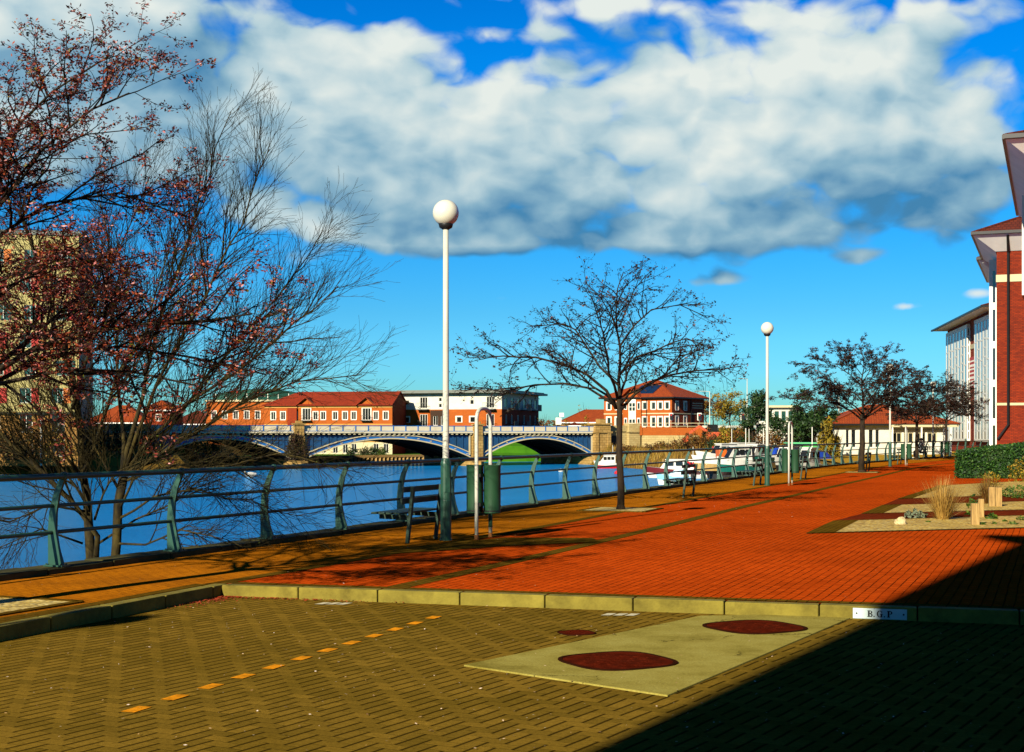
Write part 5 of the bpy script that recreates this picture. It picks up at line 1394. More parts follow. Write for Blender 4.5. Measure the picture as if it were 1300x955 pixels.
def far_block():
    t = thing('brick_block', 'far brick block with two tall white glazed bays and a red banner', 'building', (43.0, 126, 0), R(-8.5)); w, d, h = 16, 27.5, 12.9
    mb = MB(); facade(mb, (0, 0), (w, 0), -.2, h, [(4, 6, 2, 4), (4, 6, 6, 8), (4, 6, 9.5, 11.5)], .12)
    facade(mb, (w, 0), (w, d), -.2, h, ()); facade(mb, (w, d), (0, d), -.2, h, ()); facade(mb, (0, d), (0, 0), -.2, h, ()); mb.build('wall', M['brick_red'], t)
    for z in (2, 6, 9.5): window(t, (0, 0), (w, 0), (4, 6, z, z + 2), .12, sub=True)
    s = MB(); s.box(-.05, w + .05, -.05, d + .05, h - 2.9, h - 2.45); s.build('stone_band', M['cream'], t)
    win_bay(t, [(-.004, 26.6), (-.32, 26.6), (-.32, 13.2), (-.004, 13.2)], 1.0, h - .4, 7, 13); win_bay(t, [(-.004, 9.2), (-.32, 9.2), (-.32, 1.3), (-.004, 1.3)], 1.0, h - .4, 5, 13)
    r, e = hip_roof(0, w, 0, d, h + .12, 2.9, 1.45, .10); r.build('roof', M['roof_brown'], t); e.build('soffit', M['soffit'], t)
    g = MB(); gutters(g, 0, w, 0, d, h + .07, 1.47, .08); g.build('gutter', M['gutter'], t)
    bn_ = MB(); bn_.box(-.12, -.07, 9.5, 13.0, 6.2, 9.2); o = bn_.build('banner', pm('banner_red', (.36, .02, .012), .6, .1), t)
    tx = MB(); rg = random.Random(3)
    for r_ in range(7):
        z = 8.85 - r_ * .39; y = 12.9
        while y > 9.7:
            k = rg.uniform(.22, .5); tx.box(-.135, -.122, max(9.5, y - k), y, z - (.24 if r_ in (1, 4) else .16), z); y -= k + .14
    tx.build('lettering', M['win_white'], o)
    a = MB(); a.tube([(1, 8, h + 2.2), (1, 8, h + 4.2)], .06, 6); a.build('vent_pipe', M['white'], t)
    return t
far_block()
# block behind the camera whose shadow darkens the near paving
def rear_block():
    t = thing('office_block', 'tall brick office block behind the viewpoint that throws the dark shadow on the paving', 'building', (-8.05, -22, -.2)); w, d, h = 25, 14, 16.2
    ops = [(2 + i * 3.8, 3.8 + i * 3.8, 1.2 + k * 3.2, 3 + k * 3.2) for i in range(6) for k in range(5)]
    mb = MB(); facade(mb, (0, 0), (w, 0), 0, h, ()); facade(mb, (w, 0), (w, d), 0, h, ()); facade(mb, (w, d), (0, d), 0, h, ops); facade(mb, (0, d), (0, 0), 0, h, ()); mb.build('wall', M['brick_deep'], t)
    for o in ops: window(t, (w, d), (0, d), o, .12)
    r, e = hip_roof(0, w, 0, d, h + .2, 2.0, .55, .2); r.build('roof', M['roof_brown'], t); e.build('soffit', M['soffit'], t)
rear_block()

# ---- far bank
def put(px, d, z=0.0): return at(px, d, z)
def cream_flats():
    t = thing('apartment_block', 'cream block of flats with red and orange window panels at the left edge', 'building', (0, 0, 0))
    rz = R(10.6); c = put(100, 165); w, d, h = 34, 15.5, 24.8; dirx = Vector((math.cos(rz), math.sin(rz), 0)); o = c - dirx * w
    t.location = (o.x, o.y, 0); t.rotation_euler.z = rz
    ops = []; pans = []; rg = random.Random(4)
    for k in range(6):
        for i in range(9):
            s = w - 3.0 - i * 3.55 + (.5 if k % 2 else 0); z = 5.3 + k * 3.2
            if s > 1: ops.append((s, s + 1.25, z, z + 1.75)); pans.append((s + 1.25, s + 2.1, z, z + 1.75, rg.choice(['panel_red', 'panel_orange', 'panel_red', 'glass_green'])))
    lo = [(w - 3.0 - i * 3.55, w - 1.6 - i * 3.55, z, z + 2.0) for i in range(9) for z in (-.9, 1.9)]
    mb = MB(); facade(mb, (0, 0), (w, 0), 4.25, h, ops, .15); facade(mb, (w, d), (0, d), -2, h, ()); facade(mb, (0, d), (0, 0), -2, h, ()); mb.poly([(0, 0, h), (w, 0, h), (w, d, h), (0, d, h)]); mb.build('wall', M['cream_wall'], t)
    mb = MB(); facade(mb, (w, 0), (w, d), -2, h, [(3, 4.4, 6 + k * 3.2, 7.6 + k * 3.2) for k in range(5)], .15); mb.build('side_wall', M['dark_clad_and_shade'], t)  # side face coloured nearly black to paint in its shade
    mb = MB(); facade(mb, (0, 0), (w, 0), -2, 4.0, lo, .15); mb.build('brick_base', M['brick_tan'], t)
    b_ = MB(); b_.box(-.1, w + .1, -.25, .05, 4.0, 4.25); b_.build('ledge', M['dark_clad_and_shade'], t)
    for o_ in ops: window(t, (0, 0), (w, 0), o_, .15, glass='glass_green', sill=False)
    for o_ in lo: window(t, (0, 0), (w, 0), o_, .15, glass='glass_dark', sill=False)
    for k in range(5): window(t, (w, 0), (w, d), (3, 4.4, 6 + k * 3.2, 7.6 + k * 3.2), .15, sill=False)
    for s0, s1, z0, z1, m in pans:
        p = MB(); p.box(s0 + .01, s1, -.04, .02, z0, z1); p.build('coloured_panel', M[m], t)
    for s in (w - 4.2, w - 12, w - 20): MB().tube([(s, -.1, -2), (s, -.1, 4.0)], .12, 8).build('downpipe', M['win_white'], t)
    p = MB(); p.box(-.15, w + .15, -.15, d + .15, h, h + .5); p.build('parapet', M['roof_grey'], t)
cream_flats()

def white_top_flats():
    rz = R(-18); c = put(637, 252); w, d, h = 18.2, 21, 8.6; dx = Vector((math.cos(rz), math.sin(rz), 0)); o = c - dx * w * 1.072
    t = thing('apartment_block', 'orange brick flats with a white top storey and a grey overhanging flat roof', 'building', (o.x, o.y, -.12), rz); t.scale = (1.072,) * 3
    zb = 5.9
    sm = [(1.0, 1.7), (w - 8.3 + .3, w - 7.4 + .3), (w - 5.9 + .3, w - 5.0 + .3)]
    ops = [(a, b_, z, z + .95) for a, b_ in sm for z in (1.2, 3.7)] + [(a, b_, z, z + 1.6) for a, b_ in ((6.0, 6.9), (7.4, 8.3)) for z in (.5, 3.2)]
    dr = [(3.6, 5.0, z, z + 2.0) for z in (.2, 3.1)] + [(w - 2.7, w - 1.3, z, z + 2.0) for z in (.2, 3.1)]
    top = [(1.0, 1.7, 6.7, 7.5), (3.6, 5.0, 6.1, 8.0), (7.0, 7.6, 6.2, 6.9), (7.0, 7.6, 7.2, 7.9), (8.0, 8.6, 6.2, 6.9), (8.0, 8.6, 7.2, 7.9), (w - 5.6, w - 4.9, 6.7, 7.5), (w - 2.7, w - 1.3, 6.1, 8.0)]
    side = [(x, x + 1.0, z, z + 1.5) for x in (2, 5, 8.5, 12, 15.5, 18.5) for z in (.8, 3.5)]; stop = [(x, x + 1.6, 6.2, 7.9) for x in (1.5, 5, 8.5, 12, 15.5, 18.5)]
    mb = MB(); facade(mb, (0, 0), (w, 0), -2.5, zb, ops + dr, .12); mb.build('brick_front', M['brick_orange'], t)
    mb = MB(); facade(mb, (w, 0), (w, d), -2.5, zb, side, .12); facade(mb, (w, d), (0, d), -2.5, zb, ()); facade(mb, (0, d), (0, 0), -2.5, zb, ()); mb.build('brick_side', M['brick_red'], t)  # darker brick than the front, shade put into the colour
    mb = MB(); facade(mb, (0, 0), (w, 0), zb, h, top, .12); facade(mb, (w, d), (0, d), zb, h, ()); facade(mb, (0, d), (0, 0), zb, h, ()); mb.build('white_storey', M['white'], t)
    mb = MB(); facade(mb, (w, 0), (w, d), zb, h, stop, .12); mb.build('white_storey', M['white'], t)
    r = MB(); r.box(-.8, w + 1.4, -1.2, d + 1, h + .02, h + .38); r.build('roof', M['roof_grey'], t); r = MB(); r.box(-.3, w + .9, -.7, d + .5, h + .384, h + .55); r.build('roof_deck', M['roof_grey'], t)
    p = MB(); p.box(5.5, 8.8, -.06, -.004, -2.4, 5.7); 
    pq = MB(); facade(pq, (5.55, -.07), (8.75, -.07), -2.4, 5.75, [(6.0 - 5.55, 6.9 - 5.55, z, z + 1.6) for z in (.5, 3.2)] + [(7.4 - 5.55, 8.3 - 5.55, z, z + 1.6) for z in (.5, 3.2)], .06); pq.build('dark_brick_panel', M['brick_dark'], t)
    for o_ in ops: window(t, (0, 0), (w, 0), o_, .12, cols=1 if o_[3] - o_[2] < 1.2 else 2, sill=False, surround=.16 if o_[3] - o_[2] < 1.2 else None)
    for o_ in dr + top: window(t, (0, 0), (w, 0), o_, .12, cols=3 if o_[1] - o_[0] > 1.2 else 1, sill=False)
    for o_ in side + stop: window(t, (w, 0), (w, d), o_, .12, glass='glass_green', sill=False)
    for s in (3.3, w - 3.0):
        for z in (2.95, 5.95):
            m = MB(); m.box(s, s + 2.0, -1.1, -.005, z - .12, z)
            for k in range(9): m.tube([(s + .03 + k * .242, -1.07, z), (s + .03 + k * .242, -1.07, z + 1.0)], .02, 4)
            m.beam((s, -1.07, z + 1.02), (s + 2, -1.07, z + 1.02), .05, .05); m.build('balcony', M['gutter'] if z < 5 else M['roof_grey'], t)
    for y in (3.3, 10.2, 16.8):
        for z in (2.95, 5.95):
            m = MB(); m.box(w + .005, w + 1.2, y, y + 2.2, z - .12, z); m.box(w + 1.15, w + 1.19, y, y + 2.2, z, z + 1.0); m.build('balcony', M['dark_clad_and_shade'], t)
white_top_flats()

def terrace():
    rz = R(-10); c = put(498, 248); w, d, h = 23.4, 11, 6.9; dx = Vector((math.cos(rz), math.sin(rz), 0)); o = c - dx * w
    t = thing('apartment_block', 'long orange brick terrace of flats with two gables and a red tiled roof', 'building', (o.x, o.y, 0), rz)
    xs = [1.2, 3.0, 5.2, 9.0, 10.4, 12.6, 14.4, 16.0, 20.0, 21.8]
    up = [(x, x + .85, 4.3, 5.7) for x in xs]; mid = [(x, x + .85, 1.5, 3.0) for x in xs]; low = [(x, x + .95, -1.6, .1) for x in xs]
    big = [(x, x + 1.5, z, z + 2.1) for x in (7.0, 18.0) for z in (1.0, 4.2)]
    mb = MB(); facade(mb, (0, 0), (w, 0), .55, h, up + mid + big, .12); facade(mb, (w, d), (0, d), -2.5, h, ()); facade(mb, (0, d), (0, 0), -2.5, h, ()); mb.build('wall', M['brick_orange'], t)
    mb = MB(); facade(mb, (w, 0), (w, d), -2.5, h, ()); mb.poly([(w, 0, h), (w, d, h), (w, d / 2, h + 2.2)]); mb.build('end_wall', M['brick_deep'], t)  # end wall shade painted by a deeper brick colour
    mb = MB(); facade(mb, (0, 0), (w, 0), -2.5, .35, low, .12); mb.build('ground_storey', M['cream'], t)
    b_ = MB(); b_.box(-.02, w + .02, -.07, .1, .35, .55); b_.box(-.02, w + .02, -.08, .1, h - .5, h - .2); b_.box(-.02, w + .02, -.06, .1, 3.35, 3.55); b_.build('string_course', flat('ochre_course', (.38, .20, .035), .7), t)
    for o_ in up + mid: window(t, (0, 0), (w, 0), o_, .12, cols=2, surround=.12)
    for o_ in low: window(t, (0, 0), (w, 0), o_, .12, sill=False)
    for o_ in big: window(t, (0, 0), (w, 0), o_, .12, cols=3, surround=.14)
    r = MB(); r.slab([(-.4, -.5, h), (w + .15, -.5, h), (w + .15, d / 2, h + 2.5), (4.5, d / 2, h + 2.5)], .14); r.slab([(w + .15, d + .5, h), (-.4, d + .5, h), (4.5, d / 2, h + 2.5), (w + .15, d / 2, h + 2.5)], .14); r.slab([(-.4, d + .5, h), (-.4, -.5, h), (4.5, d / 2, h + 2.5)], .14)
    for x in (6.2, 17.2):
        r.slab([(x - .3, -.75, h - .1), (x + 1.55, -.75, h + 1.35), (x + 1.55, 4, h + 1.35), (x - .3, 4, h - .1)], .12); r.slab([(x + 1.55, -.75, h + 1.35), (x + 3.4, -.75, h - .1), (x + 3.4, 4, h - .1), (x + 1.55, 4, h + 1.35)], .12)
    r.build('roof', M['roof_red'], t)
    for x in (6.2, 17.2):
        g = MB(); g.poly([(x, -.12, h - .2), (x + 3.1, -.12, h - .2), (x + 1.55, -.12, h + 1.1)]); g.poly([(x, -.12, h - .2), (x, .3, h - .2), (x + 3.1, .3, h - .2), (x + 3.1, -.12, h - .2)]); g.build('gable', M['brick_orange'], t)
        k = MB(); k.beam((x - .2, -.20, h - .1), (x + 1.55, -.20, h + 1.26), .14, .22, up=(0, -1, 0)); k.beam((x + 1.55, -.20, h + 1.26), (x + 3.3, -.20, h - .1), .14, .22, up=(0, -1, 0)); k.build('bargeboard', flat('ochre_course', (.38, .20, .035), .7), t)
        m = MB(); m.box(x + .6, x + 2.5, -.75, -.06, 4.05, 4.18)
        for q in range(8): m.tube([(x + .62 + q * .265, -.72, 4.18), (x + .62 + q * .265, -.72, 5.0)], .02, 4)
        m.beam((x + .6, -.72, 5.0), (x + 2.5, -.72, 5.0), .05, .05); m.build('balcony', M['gutter'], t)
    # chimney-like darker recess block at the left
    e = MB(); e.box(4.4, 6.1, -.5, -.006, -2, h - .55); e.build('brick_pier', M['brick_red'], t)
terrace()

def simple_house(name, lab, c, rz, w, d, h, wall, roof, rise, over=.5, wins=(), rise_ridge=None, z0=-2.5, cat='house', cols=2, surround=.1):
    t = thing(name, lab, cat, c, rz)
    mb = MB(); facade(mb, (0, 0), (w, 0), z0, h, wins, .12); facade(mb, (w, 0), (w, d), z0, h, ()); facade(mb, (w, d), (0, d), z0, h, ()); facade(mb, (0, d), (0, 0), z0, h, ()); mb.build('wall', M[wall], t)
    r, e = hip_roof(0, w, 0, d, h + .1, rise, over, .2); r.build('roof', M[roof], t); e.build('soffit', M['soffit'], t)
    for o in wins: window(t, (0, 0), (w, 0), o, .12, cols=cols, surround=surround, sill=False)
    return t
simple_house('house', 'small vivid red brick house with white windows left of the bridge', put(183, 236), 0, 4.6, 8, 5.7, 'brick_red', 'roof_orange', 1.6, .5, [(.5, 1.3, 1.6, 3.0), (2.0, 2.8, 1.6, 3.0), (3.4, 4.1, 1.6, 3.0), (2.0, 2.8, 3.9, 5.0)])
simple_house('house', 'low house with a brown tiled roof between the cream flats and the red house', put(110, 262), 0, 11, 9, 3.8, 'brick_tan', 'roof_orange', 3.2, .5, [(1 + i * 2, 2 + i * 2, .8, 2.4) for i in range(5)])
simple_house('house', 'brown roofed house seen through willow twigs, right of the small red house', put(216, 270), 0, 8.5, 9, 3.6, 'brick_tan', 'roof_brown', 2.6, .5, [(1 + i * 2.2, 2 + i * 2.2, .8, 2.4) for i in range(3)])
def dark_top():
    t = thing('apartment_block', 'brick flats with a dark glazed curved top storey, left of the long terrace', 'building', put(262, 268), R(-4)); w, d, h = 17.5, 12, 7.9
    ops = [(1 + i * 2.1, 1.9 + i * 2.1, z, z + 1.5) for i in range(8) for z in (1.6, 4.6)]
    mb = MB(); facade(mb, (0, 0), (w - 2.2, 0), -2.5, h, [o for o in ops if o[1] < w - 2.4], .12); facade(mb, (w, d), (0, d), -2.5, h, ()); facade(mb, (0, d), (0, 0), -2.5, h, ()); mb.build('wall', M['brick_orange'], t)
    mb = MB(); facade(mb, (w - 2.2, -.02), (w, -.02), -2.5, h, ()); facade(mb, (w, -.02), (w, d), -2.5, h, ()); mb.build('stair_wall', M['dark_clad_and_shade'], t)
    for o in ops:
        if o[1] < w - 2.4: window(t, (0, 0), (w - 2.2, 0), o, .12, surround=.1, sill=False)
    mb = MB(); mb.box(-.2, w + .2, -.4, d, h, h + .3); mb.build('ledge', M['cream'], t)
    top = MB(); n = 10
    for i in range(n):
        x0, x1 = 1 + (w + 3) * i / n, 1 + (w + 3) * (i + 1) / n; f = lambda x: h + .3 + 2.1 * (1 - ((x - 10) / 12.5) ** 2)
        top.poly([(x0, .6, h + .3), (x1, .6, h + .3), (x1, .6, f(x1)), (x0, .6, f(x0))]); top.poly([(x0, .4, f(x0)), (x1, .4, f(x1)), (x1, d, f(x1)), (x0, d, f(x0))])
    top.build('top_storey', M['glass_green'], t)
    b_ = MB()
    for i in range(9): b_ = MB(); b_.box(1.6 + i * 2, 1.7 + i * 2, .5, .58, h + .3, h + 1.5); b_.build('glazing_bar', M['win_white'], t)
dark_top()
def office():
    rz = R(-35); c = put(853, 236, 2.4); w, d, h = 13.2, 11.6, 5.45; dx = Vector((math.cos(rz), math.sin(rz), 0)); o = c - dx * w
    t = thing('office_building', 'hip roofed red brick office with solar panels and a tall white arched window', 'building', (o.x, o.y, 2.4), rz)
    xs = [.6, 2.3, 4.3, 7.6, 9.3, 10.6, 11.9]
    lo = [(x, x + .75, .6, 2.2) for x in xs]; up = [(x, x + .75, 3.5, 4.7) for x in xs]
    mb = MB(); facade(mb, (0, 0), (w, 0), -.3, h, lo + up, .12); facade(mb, (w, d), (0, d), -.3, h, ()); facade(mb, (0, d), (0, 0), -.3, h, ()); mb.build('wall', M['brick_orange'], t)
    sd = [(x, x + .95, z, z + 1.4) for x in (1.3, 4.2) for z in (.9, 3.4)]
    mb = MB(); facade(mb, (w, 0), (w, d), -.3, h, sd, .12); mb.build('side_wall', M['brick_red'], t)  # right face in darker red brick stands in for its shade
    for o_ in lo + up: window(t, (0, 0), (w, 0), o_, .12, cols=1, surround=.18)
    for o_ in sd: window(t, (w, 0), (w, d), o_, .12, surround=.16)
    r, e = hip_roof(0, w, 0, d, h + .1, 3.0, .7, .2); g0 = 4.0
    r.slab([(g0 - .4, -1.0, h + .05), (g0 + 1.7, -1.0, h + 1.75), (g0 + 1.7, 4.2, h + 1.75), (g0 - .4, 2.0, h + .05)], .12); r.slab([(g0 + 1.7, -1.0, h + 1.75), (g0 + 3.8, -1.0, h + .05), (g0 + 3.8, 2.0, h + .05), (g0 + 1.7, 4.2, h + 1.75)], .12)
    r.build('roof', M['roof_orange'], t); e.build('soffit', M['gutter'], t)
    g = MB(); g.poly([(g0 - .1, -.32, -.3), (g0 + 3.5, -.32, -.3), (g0 + 3.5, -.32, h + .1), (g0 + 1.7, -.32, h + 1.55), (g0 - .1, -.32, h + .1)]); g.poly([(g0 + 3.5, -.32, -.3), (g0 + 3.5, 0, -.3), (g0 + 3.5, 0, h + .1), (g0 + 3.5, -.32, h + .1)]); g.poly([(g0 - .1, 0, -.3), (g0 - .1, -.32, -.3), (g0 - .1, -.32, h + .1), (g0 - .1, 0, h + .1)]); g.build('gable', M['brick_orange'], t)
    a = MB(); pts = [(g0 + 1.1, 0.3), (g0 + 2.5, .3), (g0 + 2.5, 5.0)] + [(g0 + 1.8 + .7 * math.cos(R(k * 15)), 5.0 + .7 * math.sin(R(k * 15))) for k in range(1, 12)] + [(g0 + 1.1, 5.0)]
    n = len(a.v); a.poly([(x, -.40, z) for x, z in pts])
    for p, q in zip(pts, pts[1:] + pts[:1]): a.poly([(q[0], -.40, q[1]), (p[0], -.40, p[1]), (p[0], -.32, p[1]), (q[0], -.32, q[1])])
    ao = a.build('arched_window', M['win_white'], t); gl = MB()
    for x in (g0 + 1.25, g0 + 1.87):
        for z in (.5, 1.25, 3.3, 4.0): gl.box(x, x + .48, -.415, -.405, z, z + .6)
    gl.build('pane', M['glass_dark'], ao)
    for x0 in (g0 + .2, g0 + 2.75):
        for z in (.6, 3.5): 
            w_ = MB(); w_.box(x0, x0 + .6, -.37, -.325, z, z + 1.5 - (.2 if z > 2 else 0)); w_.box(x0 + .1, x0 + .5, -.38, -.371, z + .1, z + 1.3 - (.2 if z > 2 else 0), 1); w_.build('window', [M['win_white'], M['glass_dark']], t)
    s = MB(); s.box(-.03, w + .03, -.05, .05, 2.72, 2.9); s.box(w - .05, w + .05, -.03, d, 2.72, 2.9); s.box(-.03, w + .03, -.06, .05, .1, .3); s.build('stone_band', M['cream'], t)
    k = MB()
    for z in (3.75, 4.15, 4.55): k.box(w + .003, w + .04, 7.2, 11.0, z, z + .14)
    k.build('stone_stripe', M['cream'], t)
    d2 = MB()
    for x in (3.2, 8.4): d2.tube([(x, -.1, h), (x, -.1, 0)], .06, 6)
    d2.tube([(w + .1, 6.6, h), (w + .1, 6.6, 0)], .09, 6); d2.build('downpipe', M['gutter'], t)
    # solar panels lying on the front slope
    nrm = Vector((0, -3.0, (d / 2 + .7))).normalized(); sp = MB()
    def on(x, y): return Vector((x, y, h + .1 + 3.0 * (y + .7) / (d / 2 + .7))) + nrm * .10
    for i in range(3):
        for j in range(2):
            x0 = 5.3 + i * 1.32; y0 = .7 + j * 1.6; sp.slab([on(x0, y0), on(x0 + 1.28, y0), on(x0 + 1.28, y0 + 1.55), on(x0, y0 + 1.55)], .05)
    sp.build('solar_panel', pm('solar_blue', (.007, .02, .045), .15, .2, 5, spec=.7), t)
office()
def long_shed():
    simple_house('shed', 'long low building with an orange tiled roof beyond the right arch', put(712, 300, 1.6), R(-4), 14, 10, 2.6, 'brick_tan', 'roof_orange', 2.7, .6, [(1.5 + i * 2.4, 2.6 + i * 2.4, .6, 1.8) for i in range(5)], z0=-2, cat='shed')
    simple_house('house', 'tiny orange house with one white window just over the bridge parapet', put(722.5, 252, 1.2), 0, 2.0, 3, 2.0, 'brick_orange', 'roof_brown', .5, .15, [(.55, 1.35, .8, 1.6)], z0=-2)
long_shed()
def bungalow():
    t = thing('bungalow', 'white single storey bungalow with an orange hipped tile roof', 'house', put(1059, 127, 0)); w, d, h = 10.0, 8.5, 2.55
    ops = [(1.05, 1.35, .5, 2.1), (1.55, 1.95, .5, 2.1), (3.1, 3.5, .5, 2.1), (3.7, 4.05, .5, 2.1)] + [(5.2 + i * 1.05, 6.05 + i * 1.05, .95, 1.85) for i in range(4)]
    mb = MB(); facade(mb, (0, 0), (w, 0), -.3, h, ops, .12); facade(mb, (w, 0), (w, d), -.3, h, ()); facade(mb, (w, d), (0, d), -.3, h, ()); facade(mb, (0, d), (0, 0), -.3, h, [(2, 3.2, .6, 2.0)], .12); mb.build('wall', M['white'], t)
    for o in ops[:4]: window(t, (0, 0), (w, 0), o, .12, cols=1, sub=False, sill=False, fw=.04)
    for o in ops[4:]: window(t, (0, 0), (w, 0), o, .12, 'cream', cols=2, sill=False)
    window(t, (0, d), (0, 0), (2, 3.2, .6, 2.0), .12)
    r, e = hip_roof(0, w + .3, 0, d, h + .08, 1.75, .75, .16); r.build('roof', M['roof_orange'], t); e.build('soffit', M['gutter'], t)
    f = MB(); f.box(4.9, w + .9, -.9, -.83, h - .22, h - .02); f.box(4.9, w + .2, -.06, -.004, 1.95, 2.1); f.build('fascia', M['cream'], t)
    p = MB(); 
    for x in (5.0, 7.6, 10.2): p.box(x - .06, x + .06, -.86, -.74, -.2, h - .22)
    p.build('porch_post', M['win_white'], t)
bungalow()
def modern_house():
    t = thing('modern_house', 'white flat roofed modern house with a projecting upper box, left of the second cherry', 'house', put(962, 168, 0), R(-6)); w, d = 4.3, 7
    ops = [(.3 + i * .8, .95 + i * .8, 3.2, 4.5) for i in range(5)]
    mb = MB(); facade(mb, (0, 0), (w, 0), 2.9, 4.85, ops, .1); facade(mb, (w, 0), (w, d), 2.9, 4.85, ()); facade(mb, (w, d), (0, d), 2.9, 4.85, ()); facade(mb, (0, d), (0, 0), 2.9, 4.85, ()); mb.poly([(0, 0, 2.9), (0, d, 2.9), (w, d, 2.9), (w, 0, 2.9)]); mb.build('upper_box', M['white'], t)
    for o in ops: window(t, (0, 0), (w, 0), o, .1, cols=1, glass='glass_green', sill=False)
    r = MB(); r.box(-.4, w + .4, -.5, d + .3, 4.85, 5.1); r.build('roof', M['cream'], t)
    p = MB(); p.box(2.1, 3.4, -.7, -.004, 1.7, 3.1); p.build('projecting_bay', M['white'], t)
    g = MB(); g.box(.2, 5.8, .3, d, -.4, 2.88); g.build('lower_wall', M['white'], t)
    l = MB(); l.prism([(2.2, -.6), (6.6, -.6), (6.6, .25), (2.2, .25)], -.4, 1.5); l.build('garden_wall', M['white'], t)
modern_house()
def green_shed():
    t = thing('boat_shed', 'bright green flat roofed boat shed behind the moored boats', 'shed', put(1007, 110, -.2)); w, d, h = 2.5, 3.0, 1.15
    gm = flat('shed_green', (.05, .29, .07), .5, .15); ops = [(1.15, 1.35, .35, .85), (1.8, 2.0, .35, .85), (.08, .55, .35, 1.05)]
    mb = MB(); facade(mb, (0, 0), (w, 0), -.5, h, ops, .06); facade(mb, (w, 0), (w, d), -.5, h, ()); facade(mb, (w, d), (0, d), -.5, h, ()); facade(mb, (0, d), (0, 0), -.5, h, ()); mb.build('wall', gm, t)
    for o in ops: window(t, (0, 0), (w, 0), o, .06, 'green_paint', cols=1, sill=False, fw=.03)
    r = MB(); r.box(-.15, w + .15, -.3, d + .2, h, h + .10); r.build('roof', flat('shed_roof', (.08, .40, .16), .5), t)
green_shed()

